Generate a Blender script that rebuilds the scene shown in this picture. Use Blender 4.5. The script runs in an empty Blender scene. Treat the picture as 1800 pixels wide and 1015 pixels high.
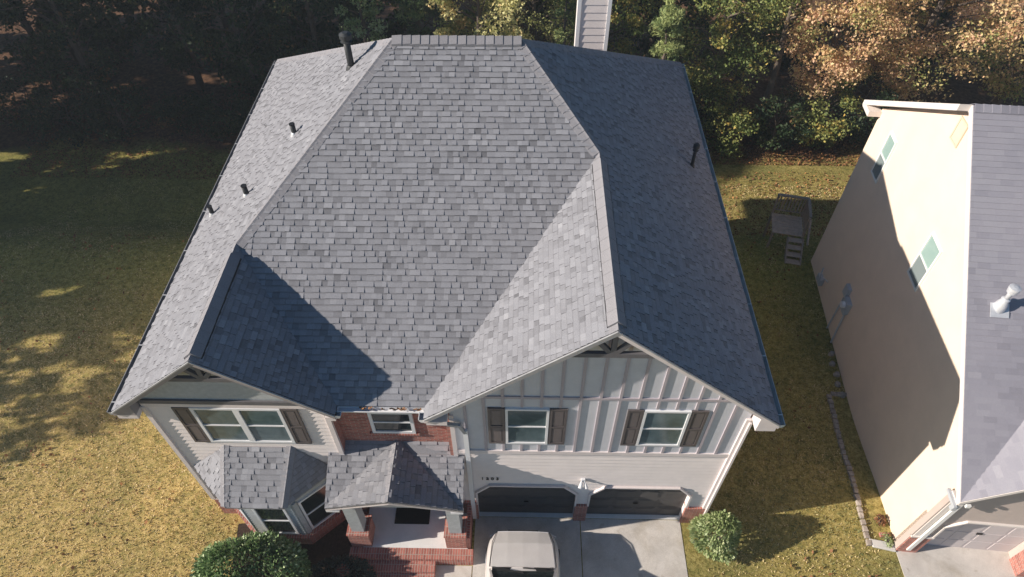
import bpy, math, random
import numpy as np
from mathutils import Vector, Matrix
R = math.radians
random.seed(7)
sc = bpy.context.scene
col = sc.collection

# ------------------------------------------------------------------ camera
cam = bpy.data.cameras.new("camera"); camo = bpy.data.objects.new("camera", cam); col.objects.link(camo)
PITCH, YAW, ROLL = R(48.4942), R(-1.2965), R(-0.2597)
fw = Vector((math.sin(YAW)*math.cos(PITCH), math.cos(YAW)*math.cos(PITCH), -math.sin(PITCH)))
rt = Vector((math.cos(YAW), -math.sin(YAW), 0)); up = rt.cross(fw)
r2 = math.cos(ROLL)*rt + math.sin(ROLL)*up; u2 = -math.sin(ROLL)*rt + math.cos(ROLL)*up
M = Matrix((( r2.x, u2.x, -fw.x), (r2.y, u2.y, -fw.y), (r2.z, u2.z, -fw.z))).to_4x4()
M.translation = Vector((-1.7252, -7.7135, 18.6111))
camo.matrix_world = M
cam.sensor_width = 36; cam.lens = 36*1191.54/1800
cam.clip_start = .1; cam.clip_end = 800
sc.camera = camo

# ------------------------------------------------------------------ light
SUN = Vector((1, .178, -.465)).normalized()             # direction the light travels
elev = math.asin(-SUN.z)
w = bpy.data.worlds.new("World"); sc.world = w; w.use_nodes = True
nt = w.node_tree; bg = nt.nodes['Background']
sky = nt.nodes.new('ShaderNodeTexSky'); sky.sky_type = 'NISHITA'; sky.sun_disc = False
sky.sun_elevation = elev
sky.sun_rotation = math.atan2(-SUN.x, -SUN.y)          # azimuth from +y, clockwise
tm = nt.nodes.new('ShaderNodeMix'); tm.data_type = 'RGBA'; tm.blend_type = 'MULTIPLY'; tm.inputs[0].default_value = 1
tm.inputs[7].default_value = (.84, 1.05, 1.06, 1); nt.links.new(sky.outputs[0], tm.inputs[6]); nt.links.new(tm.outputs[2], bg.inputs[0]); bg.inputs[1].default_value = .052
sky.ozone_density = 4.5; sky.dust_density = .3
sl = bpy.data.lights.new("sun", 'SUN'); sl.energy = 4.8; sl.angle = R(.5); sl.color = (1, .905, .79)
so = bpy.data.objects.new("sun", sl); col.objects.link(so)
so.rotation_euler = SUN.to_track_quat('-Z', 'Y').to_euler(); so.location = (-40, -6, 40)
sc.view_settings.view_transform = 'Standard'; sc.view_settings.look = 'None'
sc.view_settings.gamma = 1; sc.view_settings.exposure = .6

# ------------------------------------------------------------------ materials
def newmat(name, rough=.8, spec=.3):
    m = bpy.data.materials.new(name); m.use_nodes = True
    n = m.node_tree.nodes; b = n['Principled BSDF']
    b.inputs['Roughness'].default_value = rough
    b.inputs['Specular IOR Level'].default_value = spec
    return m, m.node_tree, b
def ramp(t, stops, fac=None):
    r = t.nodes.new('ShaderNodeValToRGB'); e = r.color_ramp.elements
    while len(e) > 1: e.remove(e[-1])
    e[0].position = stops[0][0]; e[0].color = (*stops[0][1], 1)
    for p, c in stops[1:]:
        x = e.new(p); x.color = (*c, 1)
    if fac is not None: t.links.new(fac, r.inputs[0])
    return r.outputs[0]
def noise(t, scale, detail=4, rough=.6, vec=None, dist=0):
    n = t.nodes.new('ShaderNodeTexNoise'); n.inputs['Scale'].default_value = scale
    n.inputs['Detail'].default_value = detail; n.inputs['Roughness'].default_value = rough
    n.inputs['Distortion'].default_value = dist
    if vec is not None: t.links.new(vec, n.inputs['Vector'])
    return n.outputs['Fac']
def objco(t, scale=None):
    c = t.nodes.new('ShaderNodeNewGeometry').outputs['Position']
    if scale:
        mp = t.nodes.new('ShaderNodeMapping'); mp.inputs['Scale'].default_value = scale
        t.links.new(c, mp.inputs[0]); return mp.outputs[0]
    return c
def mix(t, a, b, fac, mode='MIX'):
    m = t.nodes.new('ShaderNodeMix'); m.data_type = 'RGBA'; m.blend_type = mode
    for s, v in ((m.inputs[6], a), (m.inputs[7], b), (m.inputs[0], fac)):
        if hasattr(v, 'is_linked'): t.links.new(v, s)
        elif isinstance(v, (int, float)): s.default_value = v
        else: s.default_value = (*v, 1)
    return m.outputs[2]
def bump(t, b, h, strength=.5, dist=.01):
    n = t.nodes.new('ShaderNodeBump'); n.inputs['Strength'].default_value = strength
    n.inputs['Distance'].default_value = dist
    t.links.new(h, n.inputs['Height']); t.links.new(n.outputs[0], b.inputs['Normal'])
def attr(t, name='tint'):
    a = t.nodes.new('ShaderNodeAttribute'); a.attribute_name = name; return a.outputs['Fac']
def simple(name, c, rough=.7, spec=.3, var=.12, nscale=6, bstr=.15, metal=0, streak=None):
    m, t, b = newmat(name, rough, spec)
    n = noise(t, nscale, 5, .65, objco(t, streak))
    lo = tuple(x*(1-var) for x in c); hi = tuple(min(1, x*(1+var)) for x in c)
    t.links.new(ramp(t, [(.3, lo), (.7, hi)], n), b.inputs['Base Color'])
    b.inputs['Metallic'].default_value = metal
    if bstr: bump(t, b, noise(t, nscale*14, 3, .6, objco(t)), bstr, .004)
    return m
def shingle_mat(name, stops, patch, pv, gran=.35):
    m, t, b = newmat(name, .9, .15)
    base = ramp(t, stops, attr(t))
    pat = noise(t, .55, 4, .6, objco(t))
    c = mix(t, base, patch, ramp(t, [(.4, (0, 0, 0)), (.75, (pv, pv, pv))], pat))
    g = noise(t, 75, 2, .8, objco(t))
    c = mix(t, c, ramp(t, [(.3, (.62,)*3), (.7, (1.35,)*3)], g), gran, 'MULTIPLY')
    t.links.new(c, b.inputs['Base Color'])
    bump(t, b, g, .5, .006)
    return m
M_SH = shingle_mat('grey_shingle', [(0, (.075, .075, .083)), (.2, (.165, .165, .18)), (.45, (.25, .25, .272)), (.7, (.295, .296, .322)), (1, (.38, .38, .405))], (.27, .266, .286), .25, .6)
M_CAP = shingle_mat('cap_shingle', [(0, (.225, .22, .238)), (1, (.29, .282, .3))], (.26, .25, .265), .3, .6)
M_SH2 = shingle_mat('lilac_shingle', [(0, (.22, .215, .25)), (.5, (.29, .283, .325)), (1, (.34, .332, .37))], (.34, .32, .36), .5)
M_SID = simple('cream_siding', (.78, .71, .69), .65, .25, .05, 3, .08)
M_PANEL = simple('sage_panel', (.57, .575, .62), .7, .2, .05, 5, .1)
M_TRIM = simple('blush_trim', (.7, .63, .62), .6, .3, .06, 4, .05)
M_SHAKE = simple('grey_green_shake', (.41, .425, .435), .75, .2, .12, 9, .3)
M_DBAND = simple('dark_taupe_trim', (.13, .125, .135), .6, .3, .08, 5, .05)
M_RAKE = simple('taupe_rake', (.3, .27, .275), .6, .3, .06, 4, .05)
M_BATTEN = simple('mauve_batten', (.42, .375, .405), .6, .3, .06, 4, .05)
M_WHITE = simple('white_vinyl', (.74, .74, .76), .45, .4, .03, 4, 0)
M_GUT = simple('white_gutter', (.6, .64, .62), .4, .4, .15, 5, 0)
M_DGUT = simple('dark_drip_edge', (.33, .33, .34), .5, .4, .2, 5, 0)
M_SHUT = simple('brown_shutter', (.105, .09, .09), .5, .35, .08, 6, .05)
M_SHUTP = simple('brown_shutter_panel', (.135, .115, .115), .5, .35, .08, 6, .05)
M_DOOR = simple('taupe_garage_door', (.085, .08, .08), .6, .3, .12, 5, .05)
M_LITTER = None
M_CONC = simple('concrete', (.60, .56, .52), .85, .2, .14, 1.6, .35)
t = M_CONC.node_tree; b = t.nodes['Principled BSDF']; src = b.inputs['Base Color'].links[0].from_socket
st1 = ramp(t, [(.5, (1,)*3), (.72, (.78, .75, .7))], noise(t, .9, 5, .7, objco(t), .8)); st2 = ramp(t, [(.66, (1,)*3), (.74, (.7, .66, .6))], noise(t, 2.6, 3, .5, objco(t), .3))
c_ = mix(t, mix(t, src, st1, .9, 'MULTIPLY'), st2, .7, 'MULTIPLY'); c_ = mix(t, c_, ramp(t, [(.35, (.88,)*3), (.65, (1.08,)*3)], noise(t, 60, 2, .7, objco(t))), 1, 'MULTIPLY')
t.links.new(c_, b.inputs['Base Color'])
M_PORCH = simple('porch_slab', (.74, .73, .72), .8, .2, .07, 2.5, .2)
M_DARKPIPE = simple('dark_pipe', (.035, .038, .042), .55, .4, .3, 20, 0)
M_STEEL = simple('galvanised_steel', (.68, .69, .72), .42, .5, .08, 12, 0, .35)
M_MAT = simple('black_rubber', (.012, .012, .013), .9, .2, .2, 30, .4)
M_CREAM = simple('cream_stucco', (.82, .66, .53), .9, .15, .045, 1.1, .35)
M_NTRIM = simple('pale_trim', (.72, .66, .62), .6, .3, .04, 4, 0)
M_NSID = simple('greige_siding', (.5, .42, .38), .7, .25, .05, 3, .06)
M_NDOOR = simple('pale_garage_door', (.55, .5, .5), .55, .3, .04, 3, .03)
M_NFRAME = simple('white_frame', (.78, .77, .75), .5, .35, .03, 4, 0)
M_VENT = simple('tan_louvre', (.72, .52, .4), .7, .25, .06, 8, 0)
M_STONE = simple('edging_stone', (.36, .31, .27), .9, .15, .3, 9, .6)
M_TIMBER = simple('weathered_timber', (.34, .28, .23), .85, .15, .25, 12, .3, streak=(1, 6, 1))
M_TREAD = simple('tan_boards', (.48, .38, .3), .85, .15, .2, 9, .3)
M_SPLASH = simple('splash_concrete', (.6, .58, .55), .85, .2, .06, 5, .2)
M_MULCH = simple('mulch', (.055, .04, .032), .95, .1, .5, 22, 1)
M_BARK = simple('bark', (.15, .12, .1), .95, .1, .35, 9, .9, streak=(4, 4, .6))
M_CARP = None
M_RUB = simple('rubber', (.02, .02, .02), .8, .2, .1, 20, 0)
M_BLACK = simple('black_paint', (.02, .02, .022), .5, .3, .1, 20, 0)
M_METER = simple('grey_enamel', (.45, .47, .5), .5, .4, .06, 10, 0)

def brick_mat(name, soldier=False, dark=1.0):
    m, t, b = newmat(name, .88, .15)
    uv = t.nodes.new('ShaderNodeUVMap').outputs[0]
    mp = t.nodes.new('ShaderNodeMapping'); t.links.new(uv, mp.inputs[0])
    if soldier: mp.inputs['Rotation'].default_value = (0, 0, R(90))
    br = t.nodes.new('ShaderNodeTexBrick'); t.links.new(mp.outputs[0], br.inputs[0])
    br.inputs['Scale'].default_value = 1; br.inputs['Brick Width'].default_value = .2
    br.inputs['Row Height'].default_value = .07; br.inputs['Mortar Size'].default_value = .008
    br.inputs['Mortar Smooth'].default_value = .2; br.inputs['Bias'].default_value = 0
    if soldier: br.offset = 0; br.inputs['Brick Width'].default_value = .22
    br.inputs['Color1'].default_value = (.5*dark, .19*dark, .15*dark, 1)
    br.inputs['Color2'].default_value = (.3*dark, .11*dark, .09*dark, 1)
    br.inputs['Mortar'].default_value = (.42*dark, .34*dark, .3*dark, 1)
    n = noise(t, 24, 3, .7, objco(t))
    c = mix(t, br.outputs['Color'], ramp(t, [(.3, (.7,)*3), (.7, (1.25,)*3)], n), .6, 'MULTIPLY')
    t.links.new(c, b.inputs['Base Color'])
    inv = t.nodes.new('ShaderNodeMath'); inv.operation = 'SUBTRACT'; inv.inputs[0].default_value = 1
    t.links.new(br.outputs['Fac'], inv.inputs[1]); bump(t, b, inv.outputs[0], .8, .008)
    return m
M_BRICK = brick_mat('red_brick'); M_SOLD = brick_mat('red_soldier_brick', True)

def glass_mat(name, c1, c2, freq, axis='Z', blind=.6):
    m, t, b = newmat(name, .12, .6)
    wv = t.nodes.new('ShaderNodeTexWave'); wv.bands_direction = axis; wv.inputs['Scale'].default_value = freq
    t.links.new(objco(t), wv.inputs[0])
    c = ramp(t, [(0, c1), (1, c2)], wv.outputs['Fac'])
    n = noise(t, 1.7, 3, .6, objco(t), 1)
    c = mix(t, c, c1, ramp(t, [(.35, (0, 0, 0)), (.65, (blind,)*3)], n))  # noise patches colour the pane like curtains and treetop reflections
    t.links.new(c, b.inputs['Base Color'])
    bump(t, b, noise(t, 1.3, 1, .5, objco(t)), .25, .02)
    return m
M_GLASS = glass_mat('blind_glass', (.03, .055, .06), (.2, .27, .3), 7)
M_DGLASS = glass_mat('dark_glass', (.016, .022, .024), (.03, .04, .042), 2)
M_NGLASS = glass_mat('pale_blind_glass', (.24, .36, .34), (.4, .52, .48), 9, 'Y', .4)
M_NGLASS2 = glass_mat('grey_screen_glass', (.2, .24, .25), (.25, .3, .3), 5, 'Z', .4)

def leaf_mat(name, stops, trans=.35, rough=.55, spec=.35):
    m, t, b = newmat(name, rough, spec)
    c = ramp(t, stops, attr(t))
    t.links.new(c, b.inputs['Base Color'])
    tr = t.nodes.new('ShaderNodeBsdfTranslucent'); t.links.new(c, tr.inputs[0])
    ms = t.nodes.new('ShaderNodeMixShader'); ms.inputs[0].default_value = trans
    out = t.nodes['Material Output']
    t.links.new(b.outputs[0], ms.inputs[1]); t.links.new(tr.outputs[0], ms.inputs[2]); t.links.new(ms.outputs[0], out.inputs[0])
    return m
L_GREEN = leaf_mat('green_leaves', [(0, (.07, .11, .03)), (.45, (.2, .26, .08)), (.8, (.4, .4, .13)), (1, (.65, .45, .12))])
L_YEL = leaf_mat('yellowing_leaves', [(0, (.18, .22, .07)), (.4, (.5, .5, .2)), (.8, (.78, .72, .36)), (1, (.85, .62, .3))])
L_OAK = leaf_mat('russet_leaves', [(0, (.3, .36, .12)), (.25, (.6, .5, .22)), (.6, (.85, .56, .31)), (.8, (.8, .5, .36)), (1, (.92, .76, .42))])
L_PINE = leaf_mat('pine_needles', [(0, (.05, .09, .045)), (.6, (.2, .29, .12)), (1, (.45, .5, .2))], .2)
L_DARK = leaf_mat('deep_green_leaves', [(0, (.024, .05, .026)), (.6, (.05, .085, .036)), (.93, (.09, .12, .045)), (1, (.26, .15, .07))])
L_BUSH = leaf_mat('glossy_leaves', [(0, (.07, .14, .045)), (.5, (.21, .32, .12)), (1, (.6, .68, .42))], .2, .35, .6)
L_LIGHT = leaf_mat('pale_green_leaves', [(0, (.13, .19, .07)), (.5, (.34, .42, .18)), (1, (.66, .68, .4))], .3, .45, .4)
L_BLUE = leaf_mat('blue_grey_leaves', [(0, (.035, .055, .045)), (1, (.1, .13, .11))], .2, .5, .4)
L_GRASS = leaf_mat('straw_grass', [(0, (.15, .19, .08)), (.3, (.44, .4, .18)), (.6, (.77, .6, .33)), (1, (.92, .77, .48))], .25, .7, .2)
L_LITTER = leaf_mat('fallen_leaves', [(0, (.12, .06, .03)), (.6, (.3, .15, .08)), (1, (.5, .25, .1))], .15, .8, .2)

# ------------------------------------------------------------------ object helpers
def tag(o, label=None, cat=None, group=None, kind=None):
    for k, v in (('label', label), ('category', cat), ('group', group), ('kind', kind)):
        if v: o[k] = v
    return o
def empty(name, loc, label, cat, group=None, rz=0, kind=None):
    o = bpy.data.objects.new(name, None); col.objects.link(o); o.location = loc; o.rotation_euler = (0, 0, rz)
    o.empty_display_size = .3
    return tag(o, label, cat, group, kind)
def inv(o):
    return (Matrix.Translation(o.location) @ o.rotation_euler.to_matrix().to_4x4()).inverted()
def link(me, name, parent, local=False):
    o = bpy.data.objects.new(name, me); col.objects.link(o)
    if parent is not None:
        o.parent = parent
        if not local:
            # children of the house are given in world coordinates
            root = parent
            if parent.type == 'EMPTY': o.matrix_parent_inverse = inv(parent)
            else: o.matrix_parent_inverse = Matrix.Identity(4)
    return o
class MB:
    def __init__(s): s.v = []; s.f = []; s.t = []
    def poly(s, pts, tint=.5):
        i = len(s.v); s.v += [tuple(p) for p in pts]; s.f.append(list(range(i, i+len(pts)))); s.t.append(tint)
    def box(s, x0, x1, y0, y1, z0, z1, tint=.5):
        i = len(s.v)
        s.v += [(x0,y0,z0),(x1,y0,z0),(x1,y1,z0),(x0,y1,z0),(x0,y0,z1),(x1,y0,z1),(x1,y1,z1),(x0,y1,z1)]
        for q in ((0,3,2,1),(4,5,6,7),(0,1,5,4),(1,2,6,5),(2,3,7,6),(3,0,4,7)):
            s.f.append([i+k for k in q]); s.t.append(tint)
        return s
    def prism(s, a, b, tint=.5):                      # two matching polygons joined by sides
        n = len(a); i = len(s.v); s.v += [tuple(p) for p in a]+[tuple(p) for p in b]
        s.f.append([i+k for k in range(n)]); s.f.append([i+n+k for k in reversed(range(n))]); s.t += [tint, tint]
        for k in range(n):
            j = (k+1) % n; s.f.append([i+k, i+n+k, i+n+j, i+j]); s.t.append(tint)
        return s
    def ext(s, pts, d, tint=.5):
        d = Vector(d); return s.prism([Vector(p) for p in pts], [Vector(p)+d for p in pts], tint)
    def bar(s, a, b, w, h, upv=(0,0,1), tint=.5):
        a, b = Vector(a), Vector(b); t = (b-a).normalized(); sd = t.cross(Vector(upv))
        if sd.length < 1e-4: sd = t.cross(Vector((0,1,0)))
        sd.normalize(); u = sd.cross(t)
        q = [(-w/2,-h/2),(w/2,-h/2),(w/2,h/2),(-w/2,h/2)]
        return s.prism([a+sd*x+u*y for x, y in q], [b+sd*x+u*y for x, y in q], tint)
    def tube(s, pts, rads, n=10, tint=.5, cap=True):
        pts = [Vector(p) for p in pts]; base = len(s.v)
        prev = None
        for k, p in enumerate(pts):
            t = (pts[min(k+1, len(pts)-1)]-pts[max(k-1, 0)]).normalized()
            a = t.cross(Vector((0,0,1))) if prev is None else prev - t*prev.dot(t)
            if a.length < 1e-3: a = t.cross(Vector((0,1,0)))
            a.normalize(); prev = a; b = t.cross(a)
            for j in range(n):
                an = 2*math.pi*j/n
                s.v.append(tuple(p+(a*math.cos(an)+b*math.sin(an))*rads[k]))
        for k in range(len(pts)-1):
            for j in range(n):
                j2 = (j+1) % n
                s.f.append([base+k*n+j, base+k*n+j2, base+(k+1)*n+j2, base+(k+1)*n+j]); s.t.append(tint)
        if cap:
            s.f.append([base+j for j in reversed(range(n))]); s.t.append(tint)
            s.f.append([base+(len(pts)-1)*n+j for j in range(n)]); s.t.append(tint)
        return s
    def build(s, name, mat, parent=None, local=False, smooth=False, bevel=0):
        me = bpy.data.meshes.new(name); me.from_pydata(s.v, [], s.f); me.update()
        a = me.attributes.new('tint', 'FLOAT', 'FACE'); a.data.foreach_set('value', s.t)
        uv = me.uv_layers.new(name='UVMap')
        co = np.array(s.v) if s.v else np.zeros((0,3))
        dat = np.zeros(len(me.loops)*2)
        for p in me.polygons:
            n = p.normal; ax = max(range(3), key=lambda k: abs(n[k]))
            ij = ((1,2),(0,2),(0,1))[ax]
            for li in p.loop_indices:
                vi = me.loops[li].vertex_index
                dat[2*li] = co[vi][ij[0]]; dat[2*li+1] = co[vi][ij[1]]
        uv.data.foreach_set('uv', dat)
        me.materials.append(mat)
        if smooth: me.polygons.foreach_set('use_smooth', [True]*len(me.polygons))
        me.validate()
        o = link(me, name, parent, local)
        if bevel:
            b = o.modifiers.new('bevel', 'BEVEL'); b.width = bevel; b.segments = 2; b.limit_method = 'ANGLE'
        return o

def parts(name, mat, parent, boxes, local=False, **k):
    return [MB().box(*b).build(name, mat, parent, local, **k) for b in boxes]
ORD = 'first second third fourth fifth sixth seventh eighth ninth tenth eleventh twelfth thirteenth fourteenth fifteenth sixteenth seventeenth eighteenth nineteenth twentieth'.split()
ORD += ['twenty-'+x for x in ORD[:9]]+['thirtieth']
def clip(poly, a, b):                                  # keep the left side of a->b, 2D
    out = []; n = len(poly)
    def side(p): return (b[0]-a[0])*(p[1]-a[1])-(b[1]-a[1])*(p[0]-a[0])
    for i in range(n):
        p, q = poly[i], poly[(i+1) % n]; sp, sq = side(p), side(q)
        if sp >= -1e-9: out.append(p)
        if (sp > 1e-9 and sq < -1e-9) or (sp < -1e-9 and sq > 1e-9):
            t = sp/(sp-sq); out.append((p[0]+(q[0]-p[0])*t, p[1]+(q[1]-p[1])*t))
    return out
def area(p): return .5*sum(p[i][0]*p[(i+1) % len(p)][1]-p[(i+1) % len(p)][0]*p[i][1] for i in range(len(p)))
def clip_to(poly, conv):
    if area(conv) < 0: conv = conv[::-1]
    for i in range(len(conv)):
        poly = clip(poly, conv[i], conv[(i+1) % len(conv)])
        if len(poly) < 3: return []
    return poly if abs(area(poly)) > 1e-5 else []
def tiles(mb, O, U, V, polys, e, cell, heights, lo=.003, seed=1, tintf=None, jitter=0, overlap=.01, edge=1, band=0):
    """courses of overlapping pieces on the plane O + u U + v V, clipped to convex polygons (3D point lists)"""
    rnd = random.Random(seed); O = Vector(O); U = Vector(U).normalized(); V = Vector(V).normalized(); N = U.cross(V)
    P2 = [[((Vector(p)-O).dot(U), (Vector(p)-O).dot(V)) for p in poly] for poly in polys]
    us = [p[0] for q in P2 for p in q]; vs = [p[1] for q in P2 for p in q]
    u0, u1, v0, v1 = min(us), max(us), min(vs), max(vs)
    k = 0; v = v0
    while v < v1:
        u = u0 - rnd.random()*.3; hi = rnd.random() < .5
        while u < u1:
            wd = cell(rnd); h = heights[1] if hi else heights[0]
            tn = tintf(rnd, hi, u, v) if tintf else rnd.random()
            jb = rnd.uniform(-jitter, jitter)
            va, vb = v+jb, v+e+overlap
            q = [(u, va), (u+wd, va), (u+wd, vb), (u, vb)]
            if band:                                   # shadow below the course above, painted as a darker band atop the exposure
                vm = va+e*(.80 if hi else .72)
                quads = [([(u, va), (u+wd, va), (u+wd, vm), (u, vm)], tn), ([(u, vm), (u+wd, vm), (u+wd, vb), (u, vb)], tn*band)]
            else: quads = [(q, tn)]
            for (q, tn), conv in [(a_, b_) for a_ in quads for b_ in P2]:
                c = clip_to(q, conv)
                if c:
                    if area(c) < 0: c = c[::-1]
                    top = []; bot = []
                    for (x, y) in c:
                        hh = lo+(h-lo)*max(0, min(1, (vb-y)/(vb-va)))
                        top.append(O+U*x+V*y+N*hh); bot.append(O+U*x+V*y-N*.002)
                    mb.poly(top, tn)
                    m = len(c)
                    for i in range(m):
                        j = (i+1) % m
                        if not (abs(c[i][1]-q[2][1]) < 1e-6 and abs(c[j][1]-q[2][1]) < 1e-6) and not (band and q[0][1] > va+.01 and abs(c[i][1]-q[0][1]) < 1e-6 and abs(c[j][1]-q[0][1]) < 1e-6):
                            mb.poly([bot[i], bot[j], top[j], top[i]], tn*edge)
            u += wd; hi = not hi if rnd.random() < .78 else hi
        v += e; k += 1
    return mb

# ------------------------------------------------------------------ ground
def gz(x, y):
    t = max(0, min(1, (y+.2)/4.5)); t = t*t*(3-2*t)
    q = max(0, min(1, (y-10.6)/6.0)); q = q*q*(3-2*q)
    return -.42*t - 3.1*q + .05*math.sin(x*.35+1)*math.sin(y*.3)*min(1, max(0, y/6))
m, t, b = newmat('lawn_soil', .95, .1)
n1 = noise(t, .35, 5, .6, objco(t)); n2 = noise(t, 5, 5, .75, objco(t)); n3 = noise(t, 26, 3, .8, objco(t))
ca = ramp(t, [(.3, (.2, .2, .06)), (.44, (.48, .37, .13)), (.56, (.68, .5, .2)), (.75, (.8, .62, .3))], n2)
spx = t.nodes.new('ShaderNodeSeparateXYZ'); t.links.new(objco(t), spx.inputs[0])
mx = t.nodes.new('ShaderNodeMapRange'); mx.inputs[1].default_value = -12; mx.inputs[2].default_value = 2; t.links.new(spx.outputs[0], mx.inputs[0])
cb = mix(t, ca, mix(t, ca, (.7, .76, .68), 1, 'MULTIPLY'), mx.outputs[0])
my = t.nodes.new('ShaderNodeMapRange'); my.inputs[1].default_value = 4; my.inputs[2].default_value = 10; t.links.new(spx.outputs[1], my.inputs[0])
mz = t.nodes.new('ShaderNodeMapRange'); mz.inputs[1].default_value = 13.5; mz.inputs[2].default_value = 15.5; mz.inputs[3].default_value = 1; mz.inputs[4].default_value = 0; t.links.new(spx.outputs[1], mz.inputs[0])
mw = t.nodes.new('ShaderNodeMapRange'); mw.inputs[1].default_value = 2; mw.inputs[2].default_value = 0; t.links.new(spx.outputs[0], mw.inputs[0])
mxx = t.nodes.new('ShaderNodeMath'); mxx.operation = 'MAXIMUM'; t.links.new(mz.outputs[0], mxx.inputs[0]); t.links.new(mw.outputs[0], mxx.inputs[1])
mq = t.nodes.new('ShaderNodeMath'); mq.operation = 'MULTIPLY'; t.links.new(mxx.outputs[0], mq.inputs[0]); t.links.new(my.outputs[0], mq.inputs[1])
cb = mix(t, cb, mix(t, cb, (.68, .8, .62), 1, 'MULTIPLY'), mq.outputs[0])  # greener grass, tint also darkened where house and tree shade falls
cb = mix(t, cb, (.17, .19, .07), ramp(t, [(.45, (0,)*3), (.7, (.55,)*3)], n1))
cb = mix(t, cb, ramp(t, [(.3, (.45,)*3), (.7, (1.4,)*3)], n3), .7, 'MULTIPLY')
n4 = noise(t, 11, 3, .6, objco(t), .6); cb = mix(t, cb, ramp(t, [(.32, (.5, .46, .36)), (.52, (1.05,)*3)], n4), .8, 'MULTIPLY')
# leaf litter under the wood, starting behind the back lawn
sp = t.nodes.new('ShaderNodeSeparateXYZ'); t.links.new(objco(t), sp.inputs[0])
mm = t.nodes.new('ShaderNodeMath'); mm.operation = 'MULTIPLY_ADD'; mm.inputs[1].default_value = 4
t.links.new(n1, mm.inputs[0]); t.links.new(sp.outputs[1], mm.inputs[2])
mr = t.nodes.new('ShaderNodeMapRange'); mr.inputs[1].default_value = 23.2; mr.inputs[2].default_value = 24.2
t.links.new(mm.outputs[0], mr.inputs[0])
lit = ramp(t, [(.25, (.05, .03, .02)), (.5, (.16, .09, .055)), (.75, (.3, .18, .11))], n2)
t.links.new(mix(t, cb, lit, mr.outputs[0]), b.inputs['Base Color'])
bump(t, b, n3, .9, .05)
M_LAWN = m
xs = list(np.linspace(-170, -36, 18))+list(np.arange(-34, 34, 1.0))+list(np.linspace(36, 170, 18))
ys = list(np.linspace(-150, -12, 14))+list(np.arange(-10, 38, .4))+list(np.linspace(40, 260, 22))
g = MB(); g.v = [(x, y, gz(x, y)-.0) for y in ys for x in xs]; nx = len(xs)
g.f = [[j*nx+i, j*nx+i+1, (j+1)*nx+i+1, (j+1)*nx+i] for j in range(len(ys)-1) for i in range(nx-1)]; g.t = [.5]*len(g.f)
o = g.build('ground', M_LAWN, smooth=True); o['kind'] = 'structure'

def soup(name, C, size, tints, mat, parent=None, local=False, up=.0, seed=3, aspect=.55, tri=False, norm=None):
    """many small leaf faces: C (n,3) centres; diamond-shaped leaves with random orientation"""
    rng = np.random.default_rng(seed); n = len(C)
    d = rng.normal(size=(n, 3)); d[:, 2] += up; d /= np.linalg.norm(d, axis=1)[:, None]+1e-9
    r = rng.normal(size=(n, 3)) if norm is None else norm+rng.normal(size=(n, 3))*.6
    e = np.cross(d, r); e /= np.linalg.norm(e, axis=1)[:, None]+1e-9
    s = (size*rng.uniform(.4, 1.6, n))[:, None]
    if tri:
        V = np.stack([C-e*s*aspect*.5, C+e*s*aspect*.5, C+d*s], 1).reshape(-1, 3); k = 3
    else:
        nn = np.cross(d, e)
        V = np.stack([C-d*s*.5, C+e*s*aspect*.5+nn*s*.08, C+d*s*.5, C-e*s*aspect*.5+nn*s*.08], 1).reshape(-1, 3); k = 4
    me = bpy.data.meshes.new(name); me.vertices.add(n*k); me.vertices.foreach_set('co', V.astype(np.float32).ravel())
    me.loops.add(n*k); me.loops.foreach_set('vertex_index', np.arange(n*k, dtype=np.int32))
    me.polygons.add(n); me.polygons.foreach_set('loop_start', np.arange(0, n*k, k, dtype=np.int32))
    me.update(calc_edges=True)
    a = me.attributes.new('tint', 'FLOAT', 'FACE'); a.data.foreach_set('value', np.clip(tints, 0, 1).astype(np.float32))
    me.materials.append(mat)
    return link(me, name, parent, local)

# grass tufts (nobody could count them)
rng = np.random.default_rng(11)
def inside_house(x, y):
    a = (x > -10.1) & (x < -5.95) & (y > -.05) & (y < 14); b_ = (x > -6) & (x < 3.35) & (y > -3.5) & (y < 14)
    c = (x > -9.6) & (x < -5.2) & (y > -2.6) & (y < 0); d = (x > -3.2) & (x < 2.83) & (y < .2)
    xx = (x-8.57)*math.cos(R(-4.5))+(y+.57)*math.sin(R(-4.5)); yy = -(x-8.57)*math.sin(R(-4.5))+(y+.57)*math.cos(R(-4.5))
    e = ((xx > -.5) & (yy > -.3) & (yy < 5.2)) | ((xx > -.05) & (yy < .3)); f = (xx > 0) & (yy < 11.4)
    return a | b_ | c | d | e | f
N = 210000
gx = rng.uniform(-24, 15, N*2); gy = rng.uniform(-2.6, 19, N*2)
keep = (gx > -17-gy*.55) & (gx < 10+gy*.3) & (~inside_house(gx, gy)); dens = np.where(gy > 9, .55, 1.0)
keep &= rng.random(N*2) < dens
gx, gy = gx[keep][:N], gy[keep][:N]
def vn(x, y, s, seed):
    r = np.random.default_rng(seed).random((97, 97)); X = x*s+500; Y = y*s+500
    i = np.floor(X).astype(int); j = np.floor(Y).astype(int); fx = X-i; fy = Y-j; fx = fx*fx*(3-2*fx); fy = fy*fy*(3-2*fy)
    g_ = lambda a, b: r[a % 97, b % 97]
    return (g_(i,j)*(1-fx)+g_(i+1,j)*fx)*(1-fy)+(g_(i,j+1)*(1-fx)+g_(i+1,j+1)*fx)*fy
tn = .08+.3*vn(gx, gy, 7, 15)+.45*vn(gx, gy, 2.5, 5)+.35*vn(gx, gy, .45, 6)+rng.normal(0, .12, len(gx)) - .2*np.clip((gx+12)/14, 0, 1)-.2*np.clip((gy-4)/6, 0, 1)+.4*np.clip((gy-13.5)/2, 0, 1)*(gx > 2)  # tufts likewise: tinted darker toward the shaded lawn, paler on the sunlit back strip
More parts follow.
